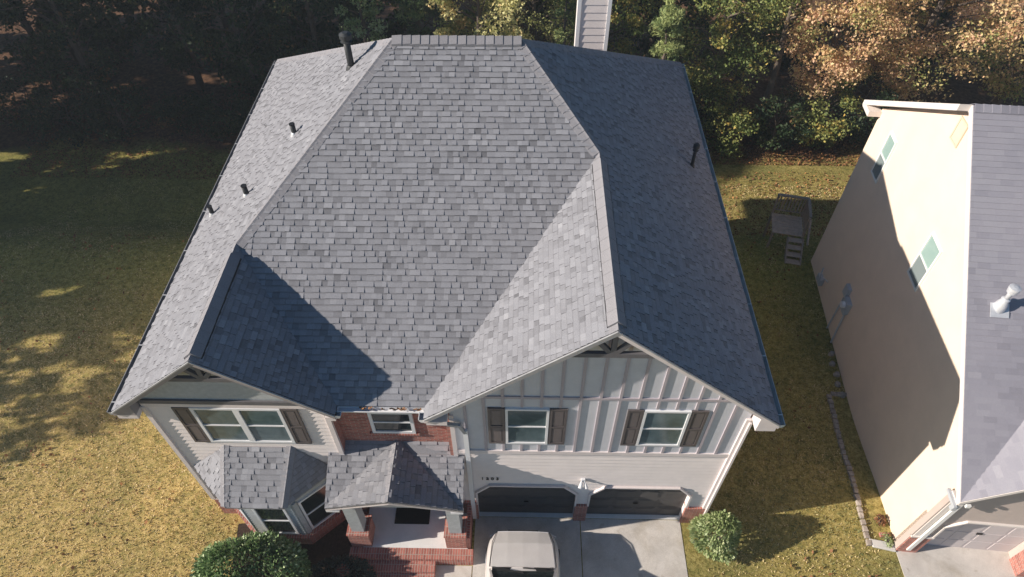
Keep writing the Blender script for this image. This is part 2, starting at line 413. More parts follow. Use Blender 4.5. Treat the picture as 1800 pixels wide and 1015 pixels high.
keep = vn(gx, gy, 5, 9)+rng.random(len(gx))*.5 > .45
gx, gy, tn = gx[keep], gy[keep], tn[keep]
gzv = np.array([gz(a, b_) for a, b_ in zip(gx, gy)])
C = np.stack([gx, gy, gzv-.004], 1)
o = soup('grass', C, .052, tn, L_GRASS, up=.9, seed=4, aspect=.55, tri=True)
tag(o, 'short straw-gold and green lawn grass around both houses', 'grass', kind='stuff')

# concrete, mulch
o = MB().box(-2.96, -.03, -12, .12, -.12, .012).box(-.005, 2.78, -12, .12, -.12, .0121)
o = o.build('driveway', M_CONC); o['kind'] = 'structure'
o = MB().box(-4.35, -2.985, -9, -1.24, -.1, .016).build('path', M_CONC); o['kind'] = 'structure'
o = MB().ext([(-9.6, -.2, -.1), (-9.2, -2.9, -.1), (-5.0, -2.9, -.1), (-5.0, -1.0, -.1), (-6.0, .1, -.1)], (0, 0, .118)).build('mulch_bed', M_MULCH); o['kind'] = 'structure'

# ------------------------------------------------------------------ the two-storey house
w_, ze, m_, mf, mL, xL, yB, yE = 3.793, 5.863, .8354, .6565, .8164, -10.5805, 14.352, .097
yR, yL, h1, xE = -.21, -.142, 2.386, -5.74
zg = ze+m_*w_; z1 = ze+mL*h1; xb, xa, yr = -1.813, -4.844, 7.23; zr = ze+mf*(yr-yE)
xl1 = xL+h1; mLR = (z1-ze)/(xE-xl1); yjL = yE+(z1-ze)/mf; yjR = yE+(zg-ze)/mf; mb_ = (zr-ze)/(yB-yr)
H = empty('brick_and_siding_house', (-3.3, 5, 0), 'two-storey grey-roofed house with two front gables, in the middle of the picture', 'house')
def L3(x, y): return (x, y, ze+mL*(x-xL))
def R3(x, y): return (x, y, ze+m_*(w_-x))
def F3(x, y): return (x, y, ze+mf*(y-yE))
def G3(x, y): return (x, y, ze+mLR*(xE-x))
def Q3(x, y): return (x, y, ze+m_*(x+w_))
def B3(x, y): return (x, y, ze+mb_*(yB-y))
def shcell(r): return r.choice([.10, .13, .16, .19, .22, .14])
def shtint(r, hi, u, v):
    return max(0, min(1, (.63 if hi else .46)+r.gauss(0, .11)))
def slope(name, O, U, V, polys, full, seed, parent=H, mat=M_SH, e=.138, cell=shcell, hts=(.014, .028), tf=shtint, jit=.004, label=None, thick=.12):
    mb = MB(); mb.ext(full, (0, 0, -thick), .4); n0 = len(mb.f)
    tiles(mb, O, U, V, polys, e, cell, hts, seed=seed, tintf=tf, jitter=jit, edge=.1, band=.66)  # dark butt edges and top bands paint the shadow lines between courses
    o = mb.build(name, mat, parent)
    if label: o['label'] = label
    return o
def up_(vx, vy, s):                                   # upslope unit vector
    return Vector((vx, vy, s)).normalized()
slope('roof_slope', L3(xL, yL), (0,-1,0), up_(1,0,mL), [[L3(xL,yL),L3(xl1,yL),L3(xl1,yjL),L3(xL,yjL)],[L3(xL,yjL),L3(xl1,yjL),L3(xa,yr),L3(xL,yB)]],
      [L3(xL,yL),L3(xl1,yL),L3(xl1,yjL),L3(xa,yr),L3(xL,yB)], 1, label='left roof slope in full sun')
slope('roof_slope', R3(w_, yR), (0,1,0), up_(-1,0,m_), [[R3(w_,yR),R3(w_,yjR),R3(0,yjR),R3(0,yR)],[R3(w_,yjR),R3(w_,yB),R3(xb,yr),R3(0,yjR)]],
      [R3(w_,yR),R3(w_,yB),R3(xb,yr),R3(0,yjR),R3(0,yR)], 2, label='right roof slope lying in shadow')
p = [F3(xE,yE),F3(-w_,yE),F3(0,yjR),F3(xb,yr),F3(xa,yr),F3(xl1,yjL)]
slope('roof_slope', F3(xE, yE), (1,0,0), up_(0,1,mf), [p], p, 3, label='broad front roof slope between the two gables')
p = [G3(xl1,yL),G3(xE,yL),G3(xE,yE),G3(xl1,yjL)]
slope('roof_slope', G3(xE, yL), (0,1,0), up_(-1,0,mLR), [p], p, 4, label='shaded right slope of the left gable')
p = [Q3(0,yR),Q3(0,yjR),Q3(-w_,yE),Q3(-w_,yR)]
slope('roof_slope', Q3(-w_, yR), (0,-1,0), up_(1,0,m_), [p], p, 5, label='sunlit left slope of the garage gable')
p = [B3(w_,yB),B3(xL,yB),B3(xa,yr),B3(xb,yr)]
slope('roof_slope', B3(w_, yB), (-1,0,0), up_(0,-1,mb_), [p], p, 6, label='rear roof slope')
# hip and ridge caps
def caps(a, b, nl, nr, wd=.19, e=.2, name='ridge_cap', parent=H, lift=.02, th=.012, seed=1, tint=(.3, .9), label=None, mat=M_CAP):
    """bent cap shingles along a->b; nl, nr are the downslope directions to each side"""
    a, b = Vector(a), Vector(b); L = (b-a).length; t = (b-a)/L; nl = Vector(nl).normalized(); nr = Vector(nr).normalized()
    n = max(1, int(L/e)); r = random.Random(seed); mb = MB(); st = L/n
    # reverse overlap: each cap's lower end stands proud of the one below it
    for k in range(n):
        p0 = a+t*(k*st); p1 = a+t*((k+1)*st+.02)
        h0 = lift+th; h1_ = lift
        c = r.uniform(*tint); z = Vector((0,0,1)); ww = wd*r.uniform(.97, 1.03)
        q0 = [p0+nl*ww+z*(h0-.008), p0+nl*ww*.25+z*h0, p0+z*(h0+.012), p0+nr*ww*.25+z*h0, p0+nr*ww+z*(h0-.008)]
        q1 = [p1+nl*ww+z*(h1_-.008), p1+nl*ww*.25+z*h1_, p1+z*(h1_+.012), p1+nr*ww*.25+z*h1_, p1+nr*ww+z*(h1_-.008)]
        for i in range(4): mb.poly([q0[i], q1[i], q1[i+1], q0[i+1]], c)
        dn = Vector((0,0,-(lift+.01)))
        for i in range(4): mb.poly([q0[i]+dn, q0[i], q0[i+1], q0[i+1]+dn], c*.7)
        mb.poly([q0[0]+dn, q1[0]+dn, q1[0], q0[0]], c*.7); mb.poly([q0[4], q1[4], q1[4]+dn, q0[4]+dn], c*.7)
        for i in range(4): mb.poly([q1[i+1]+dn, q1[i+1], q1[i], q1[i]+dn], c*.7)
    o = mb.build(name, mat, parent, smooth=False)
    if label: o['label'] = label
    return o
dL, dR, dF, dB = (-1,0,-mL), (1,0,-m_), (0,-1,-mf), (0,1,-mb_)
def perp(a, b, d):                                    # component of downslope d perpendicular to the edge
    t = (Vector(b)-Vector(a)).normalized(); d = Vector(d).normalized(); return tuple((d-t*d.dot(t)).normalized())
JL, JR, RA, RB = (xl1, yjL, z1), (0, yjR, zg), (xa, yr, zr), (xb, yr, zr)
def capline(a, b, d1, d2, **k): caps(a, b, perp(a, b, d1), perp(a, b, d2), **k)
capline(JL, RA, dL, dF, seed=1); capline(JR, RB, dR, dF, seed=2)
capline((xL,yB,ze), RA, dL, dB, seed=3); capline((w_,yB,ze), RB, dR, dB, seed=4)
# vented ridges stand taller and leave a dark slot
def vented(a, b, d1, d2, seed):
    d1, d2 = perp(a, b, d1), perp(a, b, d2)
    capsv = caps(a, b, d1, d2, wd=.22, e=.3, lift=.075, th=.008, seed=seed, name='ridge_vent', tint=(.55, .75))
    for d in (d1, d2):
        o_ = Vector(d)*.222+Vector((0,0,.035)); MB().bar(Vector(a)+o_, Vector(b)+o_, .012, .06).build('vent_slot', M_BLACK, capsv)
vented((xl1,yL+.12,z1), (xl1,yjL-.35,z1), dL, (1,0,-mLR), 5)
vented((0,yR+.14,zg), (0,yjR-.3,zg), (-1,0,-m_), dR, 6)
caps((xl1,yL-.01,z1), (xl1,yjL+.05,z1), perp((0,0,0),(0,1,0),dL), perp((0,0,0),(0,1,0),(1,0,-mLR)), seed=7)
caps((0,yR-.01,zg), (0,yjR+.05,zg), perp((0,0,0),(0,1,0),(-1,0,-m_)), perp((0,0,0),(0,1,0),dR), seed=8)
caps(RB, RA, perp(RA, RB, dF), perp(RA, RB, dB), wd=.2, e=.215, lift=.08, th=.018, seed=9, name='ridge_vent', tint=(.1, 1), label='top ridge vent with uneven cap shingles')
# valleys are woven: a thin strip of shingle laid up each valley
def under(x): return min(ze+mL*(x-xL), 99)
# fascia boards along rakes
fb = MB()
def rake(mb, a, b, d=.12, th=.03, dz=-.13):
    a, b = Vector(a), Vector(b)
    mb.ext([a+Vector((0,0,dz+.11)), b+Vector((0,0,dz+.11)), b+Vector((0,0,dz+.11-d)), a+Vector((0,0,dz+.11-d))], (0,-th,0))
rk = MB(); rake(rk, (xL,yL,ze), (xl1,yL,z1)); rake(rk, (xl1,yL,z1), (xE,yL,ze)); rk.build('rake_board', M_RAKE, H)
rk = MB(); rake(rk, (-w_,yR,ze), (0,yR,zg)); rake(rk, (0,yR,zg), (w_,yR,ze)); rk.build('rake_board', M_TRIM, H)
# drip edges
for a, b in (((xL,yL,ze),(xl1,yL,z1)), ((xl1,yL,z1),(xE,yL,ze)), ((-w_,yR,ze),(0,yR,zg)), ((0,yR,zg),(w_,yR,ze))):
    a = Vector(a)+Vector((0,-.035,-.004)); b = Vector(b)+Vector((0,-.035,-.004)); MB().bar(a, b, .03, .03).build('drip_edge', M_DGUT, H)
# boxed eaves
eb = MB().box(3.35, w_-.02, yR+.01, yB-.05, ze-.3, ze-.15).build('eave_box', M_TRIM, H)
eb = MB().ext([(3.35, yR+.005, ze-.15), (w_-.02, yR+.005, ze-.15), (w_-.02, yR+.005, ze-.1), (3.35, yR+.005, ze+.2)], (0,.5,0)).build('eave_return', M_TRIM, H)
eb = MB().box(xL+.02, -10.12, yL+.01, yB-.05, ze-.3, ze-.15).build('eave_box', M_TRIM, H)
eb = MB().ext([(xL+.02, yL+.005, ze-.15), (-10.12, yL+.005, ze-.15), (-10.12, yL+.005, ze+.2), (xL+.02, yL+.005, ze-.1)], (0,.5,0)).build('eave_return', M_RAKE, H)  # taupe in place of trim carries the shade under this eave end
eb = MB().box(-6.0, -3.3, yE+.02, .4, ze-.26, ze-.13).build('eave_box', M_TRIM, H)
MB().box(-w_+.02, -3.32, yR+.01, .12, ze-.27, ze-.13).build('eave_box', M_TRIM, H)
MB().box(-5.98, xE-.02, yL+.01, .12, ze-.27, ze-.13).build('eave_box', M_TRIM, H)
# gutters with hanger spikes
def gutter(a, b, side, mat, name='gutter', hang=True):
    a, b = Vector(a), Vector(b); t = (b-a).normalized(); s = Vector(side); z = Vector((0,0,1)); mb = MB()
    prof = [(.0, .05), (.0, -.06), (.085, -.06), (.12, .0), (.125, .045)]
    P = [[p+s*x+z*y for x, y in prof] for p in (a, b)]
    for i in range(4): mb.poly([P[0][i], P[1][i], P[1][i+1], P[0][i+1]])
    for i in range(4): mb.poly([P[0][i+1]-s*.006+z*.002, P[1][i+1]-s*.006+z*.002, P[1][i]+z*.004, P[0][i]+z*.004])
    mb.poly(P[0][::-1]); mb.poly(P[1])
    mb.bar(P[0][4], P[1][4], .014, .014)
    o = mb.build(name, mat, H)
    if hang:
        L = (b-a).length; n = int(L/1.55)
        for k in range(n+1):
            p = a+t*(.25+k*(L-.5)/max(1, n)); MB().bar(p+z*.052, p+z*.055+s*.12, .018, .012).build('gutter_hanger', M_WHITE, o)
    return o
gutter((w_, yR, ze-.07), (w_, yB, ze-.07), (1,0,0), M_GUT)
gutter((xL, yB, ze-.07), (xL, yL, ze-.07), (-1,0,0), M_DGUT)
go = gutter((xE+.02, yE-.01, ze-.07), (-w_-.02, yE-.01, ze-.07), (0,-1,0), M_WHITE, hang=False)
r = random.Random(3); gd = MB()
for k in range(26):
    x = r.uniform(xE+.5, -w_-.1); gd.bar((x, yE-.06, ze-.03), (x+r.uniform(-.09,.09), yE-.06+r.uniform(-.04,.04), ze-.01+r.uniform(0,.02)), .03, .008, tint=r.random())
gd.build('gutter_debris', L_LITTER, go)
gutter((xE, yL-.01, ze-.07), (xE, yE-.12, ze-.07), (1,0,0), M_WHITE, hang=False)
gutter((-w_, yE-.12, ze-.07), (-w_, yR-.01, ze-.07), (-1,0,0), M_WHITE, hang=False)

# ---- walls
def pent(x0, x1, y, zf, dz=.13):                      # gable wall polygon in the plane y
    return y
bd = MB()
def gable_block(mb, x0, x1, xm, y0, y1, zl, zr_, zm):
    mb.ext([(x0,y0,-.9),(x1,y0,-.9),(x1,y0,zr_),(xm,y0,zm),(x0,y0,zl)], (0, y1-y0, 0))
def gz0(x): return ze+m_*(w_-abs(x))-.14
gable_block(bd, -3.3, 3.3, 0, .38, 4.0, Q3(-3.3,0)[2]-.14, R3(3.3,0)[2]-.14, zg-.14)
gable_block(bd, -10.07, -6.0, xl1, .13, 2.6, L3(-10.07,0)[2]-.14, G3(-6.0,0)[2]-.14, z1-.14)
bd.build('wall_core', M_SID, H)
ub = MB().ext([(-3.3,.13,2.12),(3.3,.13,2.12),(3.3,.13,gz0(3.3)),(0,.13,gz0(0)),(-3.3,.13,gz0(3.3))], (0,.25,0))
for a_, b_ in ((-3.3,-2.86),(-.22,.12),(2.77,3.3)): ub.box(a_, b_, .131, .38, -.5, 2.119)
for x0, x1 in ((-2.86,-.22),(.12,2.77)):
    ub.ext([(x0,.131,1.68),(x0+.36,.131,2.119),(x0,.131,2.119)], (0,.2,0)).ext([(x1,.131,1.68),(x1,.131,2.119),(x1-.36,.131,2.119)], (0,.2,0))
ub.build('front_wall', M_SID, H)
parts('wall', M_SID, H, [(-6.0, -3.3, .43, 12.3, -1.5, ze-.27), (-3.29, 3.3, 4.0, 12.3, -1.5, ze-.31), (-10.07, -6.01, 2.6, 12.3, -1.5, ze-.31)])
def laps(x0, x1, z0, z1_, y, name, mat, poly=None, e=.165, h=.026, parent=H, seed=1):
    p = poly or [(x0,y,z0),(x1,y,z0),(x1,y,z1_),(x0,y,z1_)]
    mb = MB(); tiles(mb, (x0,y,z0), (1,0,0), (0,0,1), [p], e, lambda r: 50, (h, h), lo=.002, seed=seed, tintf=lambda *a: .5)
    return mb.build(name, mat, parent)
# left gable: cream laps below, grey-green above the band
laps(-10.07, -6.0, .9, 5.84, .13, 'lap_siding', M_SID)
def gz_l(x): return min(L3(x,0)[2], G3(x,0)[2])-.15
laps(-10.07, -6.0, 5.84, z1, .13, 'gable_siding', M_SHAKE, poly=[(-10.07,.13,5.84),(-6.0,.13,5.84),(-6.0,.13,gz_l(-6.0)),(xl1,.13,z1-.15),(-10.07,.13,gz_l(-10.07))], e=.2, h=.014)
MB().box(-10.07, -6.0, .07, .112, 5.86, 5.99).build('band_board', M_DBAND, H)
MB().box(-10.07, -6.0, .075, .112, 5.73, 5.857).build('frieze_board', M_TRIM, H)
parts('corner_board', M_TRIM, H, [(-10.11, -10.0, .06, .135, 1.0, 5.728), (-6.09, -5.98, .06, .135, 3.6, 5.728)])
MB().box(-10.09, -5.985, .1, .43, -.9, .9).build('brick_base', M_BRICK, H)
MB().box(-6.0, -5.975, .136, .428, .9, 5.58).build('side_brick', M_BRICK, H)
# middle recessed brick wall and strip
MB().box(-5.974, -3.35, .36, .43, 3.0, 5.6).build('brick_wall', M_BRICK, H)
MB().box(-5.974, -3.35, .4, .43, .36, 2.998).build('porch_wall', M_BRICK, H)
MB().box(-3.40, -3.3, .08, .45, 3.2, 5.6).build('brick_strip', M_BRICK, H)
# garage gable: sage panels, battens, laps, brick jambs
def gz_r(x): return ze+m_*(w_-abs(x))-.15
MB().ext([(-3.3,.13,3.92),(3.3,.13,3.92),(3.3,.13,gz_r(3.3)),(0,.13,gz_r(0)),(-3.3,.13,gz_r(3.3))], (0,-.03,0)).build('board_panel', M_PANEL, H)
# wall with openings for the two garage doors: laps above, jambs between
OP = [(-2.86, -.22), (.12, 2.77)]
lap = MB()
def chamf(x0, x1, zt=2.12, zc=1.68, c=.36): return x0, x1, zt, zc, c
pieces = [[(-3.3,2.12),(3.3,2.12),(3.3,3.84),(-3.3,3.84)], [(-3.3,1.1),(-2.86,1.1),(-2.86,2.12),(-3.3,2.12)], [(-.22,1.0),(.12,1.0),(.12,2.12),(-.22,2.12)], [(2.77,.9),(3.3,.9),(3.3,2.12),(2.77,2.12)]]
for x0, x1 in OP:
    pieces += [[(x0,1.68),(x0+.36,2.12),(x0,2.12)], [(x1,1.68),(x1,2.12),(x1-.36,2.12)]]
tiles(lap, (-3.3,.13,1.0), (1,0,0), (0,0,1), [[(x,.13,z) for x, z in q] for q in pieces], .165, lambda r: 50, (.03,.03), lo=.002, tintf=lambda *a: .5)
lap.build('lap_siding', M_SID, H)
MB().box(-3.3, 3.3, .065, .1, 3.84, 3.985).build('band_board', M_TRIM, H)
MB().box(-2.98, 2.98, .068, .1, 6.27, 6.35).build('band_board', M_BATTEN, H)
for k in range(-7, 8):
    x = -.03+k*.417; zt = gz_r(x)
    cuts = [(3.985, 6.27), (6.35, zt)] if zt > 6.4 else [(3.985, zt)]
    bt = MB()
    for a, b_ in cuts:
        for wx0, wx1 in ((-2.45, -.69), (.58, 2.38)):
            if wx0-.03 < x < wx1+.03 and a < 5:
                bt.box(x-.03, x+.03, .07, .1, 3.985, 4.33); a = 5.93
        if b_ > a: bt.box(x-.03, x+.03, .07, .1, a, b_)
    for q in range(0, len(bt.f), 6):
        o_ = MB(); o_.v = bt.v[q//6*8:q//6*8+8]; o_.f = [[i-q//6*8 for i in f] for f in bt.f[q:q+6]]; o_.t = [.5]*6
        o_.build('batten', M_BATTEN, H)
parts('corner_board', M_TRIM, H, [(-3.32, -3.22, .06, .13, 1.1, 5.55), (3.22, 3.34, .05, .13, .95, 5.58)])
parts('brick_jamb', M_BRICK, H, [(-3.34, -2.861, .06, .25, -.1, 1.07), (-.219, .119, .06, .25, -.1, .95), (2.771, 3.34, .06, .25, -.1, .9)])
parts('brick_cap', M_SOLD, H, [(-3.35, -2.85, .045, .25, 1.07, 1.12), (-.229, .129, .045, .25, .95, 1.0), (2.76, 3.36, .045, .25, .9, .95)])
# garage opening trims and doors
for gi, (x0, x1) in enumerate(OP):
    tr = MB(); zt, zc, c = 2.12, 1.68, .36
    path = [(x0,1.0),(x0,zc),(x0+c,zt),(x1-c,zt),(x1,zc),(x1,1.0)]
    for (a, b_) in zip(path, path[1:]):
        tr.bar((a[0], .075, a[1]), (b_[0], .075, b_[1]), .05, .06, upv=(0,1,0))
    tr.build('door_trim', M_TRIM, H)
    d = MB().box(x0-.02, x1+.02, .27, .31, 0, 2.14)
    for r_ in range(4):
        for c_ in range(4):
            ww = (x1-x0-.1)/4; xx = x0+.05+c_*ww; zz = .03+r_*.53
            d.box(xx+.05, xx+ww-.05, .262, .27, zz+.07, zz+.46); d.box(xx+.1, xx+ww-.1, .255, .262, zz+.12, zz+.41)
    for r_ in range(1, 4): d.box(x0, x1, .266, .2702, r_*.53+.025, r_*.53+.037)
    do = d.build('garage_door', M_DOOR, H)
    MB().box((x0+x1)/2-.06, (x0+x1)/2+.06, .225, .255, .78, .82).build('handle', M_BLACK, do)
    MB().box(x0, x1, .14, .262, -.05, .03).build('door_sill', M_PORCH, H)
# windows
def window(x0, x1, z0, z1_, y, parent, mat=M_GLASS, fr=.055, mull=False, depth=.05):
    f = MB()
    for a in ((x0,x1,z1_-fr,z1_), (x0,x1,z0,z0+fr), (x0,x0+fr,z0+fr,z1_-fr), (x1-fr,x1,z0+fr,z1_-fr)):
        f.box(a[0], a[1], y-depth, y, a[2], a[3])
    if mull: f.box((x0+x1)/2-.07, (x0+x1)/2+.07, y-depth+.004, y, z0+fr, z1_-fr)
    wo = f.build('window', M_WHITE, parent)
    MB().box(x0+.02, x1-.02, y-.018, y-.002, z0+.02, z1_-.02).build('pane', mat, wo)
    zm = (z0+z1_)/2; s = MB()
    if mull: s.box(x0+fr, (x0+x1)/2-.07, y-depth+.012, y-.01, zm-.02, zm+.02).box((x0+x1)/2+.07, x1-fr, y-depth+.012, y-.01, zm-.02, zm+.02)
    else: s.box(x0+fr, x1-fr, y-depth+.012, y-.01, zm-.02, zm+.02)
    s.build('sash_rail', M_WHITE, wo)
    # lower sash stands a little proud
    return wo
def shutter(x0, x1, z0, z1_, y):
    s = MB(); f = .055; zm = (z0+z1_)/2
    s.box(x0, x0+f, y-.045, y, z0, z1_).box(x1-f, x1, y-.045, y, z0, z1_)
    for a, b_ in ((z0, z0+f*1.3), (zm-f*.6, zm+f*.6), (z1_-f*1.3, z1_)): s.box(x0+f, x1-f, y-.045, y, a, b_)
    so_ = s.build('shutter', M_SHUT, H)
    p = MB()
    for a, b_ in ((z0+f*1.3, zm-f*.6), (zm+f*.6, z1_-f*1.3)):
        p.box(x0+f, x1-f, y-.022, y-.005, a, b_); p.box(x0+f+.03, x1-f-.03, y-.034, y-.022, a+.03, b_-.03)
    p.build('shutter_panel', M_SHUTP, so_)
window(-9.04, -7.03, 4.2, 5.715, .11, H, mull=True, fr=.07)
shutter(-9.43, -9.05, 4.18, 5.71, .108); shutter(-7.02, -6.65, 4.18, 5.71, .108)
window(-2.06, -1.1, 4.36, 5.88, .1, H); shutter(-2.45, -2.075, 4.36, 5.89, .1); shutter(-1.085, -.7, 4.36, 5.89, .1)
window(.96, 1.97, 4.36, 5.88, .1, H); shutter(.6, .945, 4.36, 5.89, .1); shutter(1.985, 2.35, 4.36, 5.89, .1)
wo = window(-5.22, -4.2, 4.3, 5.25, .36, H, mat=M_DGLASS, fr=.08)
MB().box(-5.3, -4.12, .3, .36, 4.23, 4.295).build('brick_sill', M_SOLD, H)
# gable trusses
def truss(xm, zc, half, top, y, mat):
    t_ = MB(); t_.box(xm-half, xm+half, y-.04, y+.04, zc-.06, zc+.06)
    for s in (-1, 1): t_.bar((xm+s*.04, y, zc+.05), (xm+s*half*.42, y, zc+(top-zc)*.56), .1, .075, upv=(0,1,0))
    t_.bar((xm, y+.002, zc+.05), (xm, y+.002, top-.12), .1, .08, upv=(0,1,0))
    t_.build('gable_truss', mat, H)
truss(0, 8.2, .83, zg, -.13, M_DBAND)
truss(xl1, 7.05, .8, z1, -.05, M_DBAND)
# rake soffit strip (underside) for the front gables
sf = MB()
for a, b_ in (((-w_,ze),(0,zg)), ((0,zg),(w_,ze))):
    sf.ext([(a[0],yR,a[1]-.145),(b_[0],yR,b_[1]-.145),(b_[0],.1,b_[1]-.145),(a[0],.1,a[1]-.145)], (0,0,.018))
for a, b_ in (((xL,ze),(xl1,z1)), ((xl1,z1),(xE,ze))):
    sf.ext([(a[0],yL,a[1]-.145),(b_[0],yL,b_[1]-.145),(b_[0],.1,b_[1]-.145),(a[0],.1,a[1]-.145)], (0,0,.018))
sf.build('soffit', M_SHAKE, H)
# downspout on the garage wall, with its elbow from the gutter
dp = MB(); dp.bar((-3.72,-.12,ze-.1), (-3.66,-.1,ze-.32), .07, .09); dp.bar((-3.66,-.1,ze-.3), (-3.1,.0,ze-.62), .08, .07); dp.bar((-3.1,.0,ze-.58), (-2.98,.02,ze-.95), .09, .07)
dp.build('downspout_elbow', M_DGUT, H)
parts('downspout', M_WHITE, H, [(-3.03, -2.92, -.01, .065, 3.75, ze-.85), (-3.03, -2.92, .0, .065, .15, 3.75)])
# corner downspout seen beside the right corner
MB().box(3.30, 3.355, .0, .05, .12, 5.5).build('corner_trim', M_TRIM, H)

# floodlight and house number
F = MB().box(-.17, -.07, .05, .11, 2.44, 2.56).build('floodlight', M_WHITE, H)
MB().tube([(-.15,.06,2.5), (-.17,-.02,2.5), (-.2,-.12,2.44)], [.02,.035,.055], 12).build('lamp_head', M_WHITE, F, local=True)
MB().tube([(-.09,.06,2.48), (-.06,-.02,2.46), (-.04,-.1,2.4)], [.02,.035,.05], 12).build('lamp_head', M_WHITE, F, local=True)
def text(s, size, loc, rot, mat, name, parent, extr=.006):
    c = bpy.data.curves.new(name, 'FONT'); c.body = s; c.size = size; c.extrude = extr; c.space_character = 1.5; c.offset = .002
    o = bpy.data.objects.new(name, c); col.objects.link(o)
    dg = bpy.context.evaluated_depsgraph_get(); me = bpy.data.meshes.new_from_object(o.evaluated_get(dg))
    bpy.data.objects.remove(o); me.transform(Matrix.Translation(loc) @ rot.to_4x4()); me.materials.clear(); me.materials.append(mat)
    return link(me, name, parent)
text('1203', .17, (-2.72, .09, 2.4), Matrix.Rotation(R(90), 3, 'X'), M_BLACK, 'house_number', H)

# ---- porch
px0, px1, pye, pzt, pze = -6.37, -3.07, -1.02, 3.85, 3.05
ps = (pzt-pze)/(.4-pye); pxm = -4.72; pza = 3.88
def S3(x, y): return (x, y, pze+ps*(y-pye))
AP = (pxm, -1.2, pza); TB = (pxm, .4, pza-.01)
pl = [S3(px0,pye), S3(pxm,.4), S3(px0+.34,.4), S3(px0+.34,.1), S3(px0,.1)]
slope('porch_roof_slope', S3(px0,pye), (1,0,0), up_(0,1,ps), [[S3(px0,pye), S3(pxm,.4), S3(px0,.4)]], [S3(px0,pye), S3(pxm,.4), S3(px0,.4)], 21, thick=.08, hts=(.014,.034))
slope('porch_roof_slope', S3(px0,pye), (1,0,0), up_(0,1,ps), [[S3(px1,pye), S3(px1,.1), S3(-3.4,.1), S3(pxm,.4)], [S3(-3.4,.1), S3(-3.4,.4), S3(pxm,.4)]], [S3(px1,pye), S3(px1,.1), S3(-3.4,.1), S3(-3.4,.4), S3(pxm,.4)], 22, thick=.08, hts=(.014,.034))
def planeUV(a, b, c, flip=1):
    a, b, c = Vector(a), Vector(b), Vector(c); n = (b-a).cross(c-a).normalized()
    if n.z < 0: n = -n
    d = Vector((0,0,-1)); d = d-n*d.dot(n); V = -d.normalized(); U = V.cross(n); return U, V
for pts, sd in (((S3(px0,pye), AP, TB), 23), ((S3(px1,pye), TB, AP), 24)):
    U, V = planeUV(*pts); p3 = [pts[0], pts[1], pts[2]]
    slope('porch_gable_slope', pts[0], U, V, [p3], p3, sd, thick=.08, hts=(.02, .05), label='shaded side of the porch gable' if sd == 24 else None)
caps((pxm,-1.21,pza), (pxm,.38,pza), (-1,0,-.52), (1,0,-.52), wd=.15, e=.2, seed=31, name='porch_ridge_cap')
# porch rake boards, ceiling, beams, posts
pr = MB()
for s, xx in ((-1, px0), (1, px1)):
    c_ = Vector(S3(xx, pye)); a = Vector(AP)
    pr.ext([a+Vector((0,.0,-.02)), c_+Vector((0,0,-.02)), c_+Vector((0,0,-.14)), a+Vector((0,0,-.16))], (0,.03,0))
pr.build('porch_rake_board', M_TRIM, H)
MB().ext([S3(px0+.12,pye+.12)[:2]+(3.0,), S3(px1-.12,pye+.12)[:2]+(3.0,), (px1-.12,.09,3.0), (px0+.12,.09,3.0)], (0,0,-.04)).build('porch_ceiling', M_TRIM, H)
parts('porch_eave_return', M_WHITE, H, [(px0-.0, px0+.32, pye+.0, pye+.12, 2.84, 2.94), (px1-.3, px1, pye, pye+.12, 2.84, 2.94)])
parts('porch_beam', M_SHAKE, H, [(-6.1, -5.75, -.85, .09, 2.74, 2.95), (-3.55, -3.2, -.85, .05, 2.74, 2.95), (-5.75, -3.55, -.85, -.72, 2.78, 2.95)])
for x0, x1 in ((-6.08, -5.76), (-3.54, -3.22)):
    c_ = MB().box(x0, x1, -.83, -.5, 1.18, 2.74).build('porch_post', M_SHAKE, H)
    MB().box(x0-.12, x1+.1, -.92, -.38, -.1, 1.14).build('brick_pier', M_BRICK, H)
    MB().box(x0-.14, x1+.12, -.94, -.36, 1.14, 1.19).build('pier_cap', M_SOLD, H)
MB().box(-3.13, -3.02, -.9, .05, -.1, 1.05).build('porch_side_wall', M_BRICK, H)
MB().box(-5.9, -3.1, -.93, .4, .2, .4).build('porch_floor', M_PORCH, H)
parts('porch_kerb', M_SOLD, H, [(-6.25, -2.95, -1.22, -.93, -.1, .392), (-6.0, -3.02, -.93, .3, -.1, .2)])
st = MB().box(-5.75, -3.95, -1.5, -1.221, -.1, .25).build('porch_step', M_SOLD, H)
MB().box(-5.75, -3.95, -1.95, -1.501, -.1, .13).build('porch_step', M_SOLD, H)
MB().box(-4.0, -3.95, -3, -1.96, -.1, .06).build('brick_edging', M_SOLD, H)
DM = MB().box(-5.15, -4.2, -.28, .28, .402, .42).build('doormat', M_MAT); tag(DM, 'black doormat lying on the porch slab under the porch roof', 'doormat')
DR = MB().box(-5.15, -4.2, .365, .4, .4, 2.6).build('front_door', M_SHUT, H)
parts('door_frame', M_WHITE, DR, [(-5.23, -5.15, .35, .4, .4, 2.68), (-4.2, -4.12, .35, .4, .4, 2.68), (-5.15, -4.2, .35, .4, 2.6, 2.68)])
MB().box(-4.32, -4.27, .32, .365, 1.35, 1.45).build('handle', M_STEEL, DR)

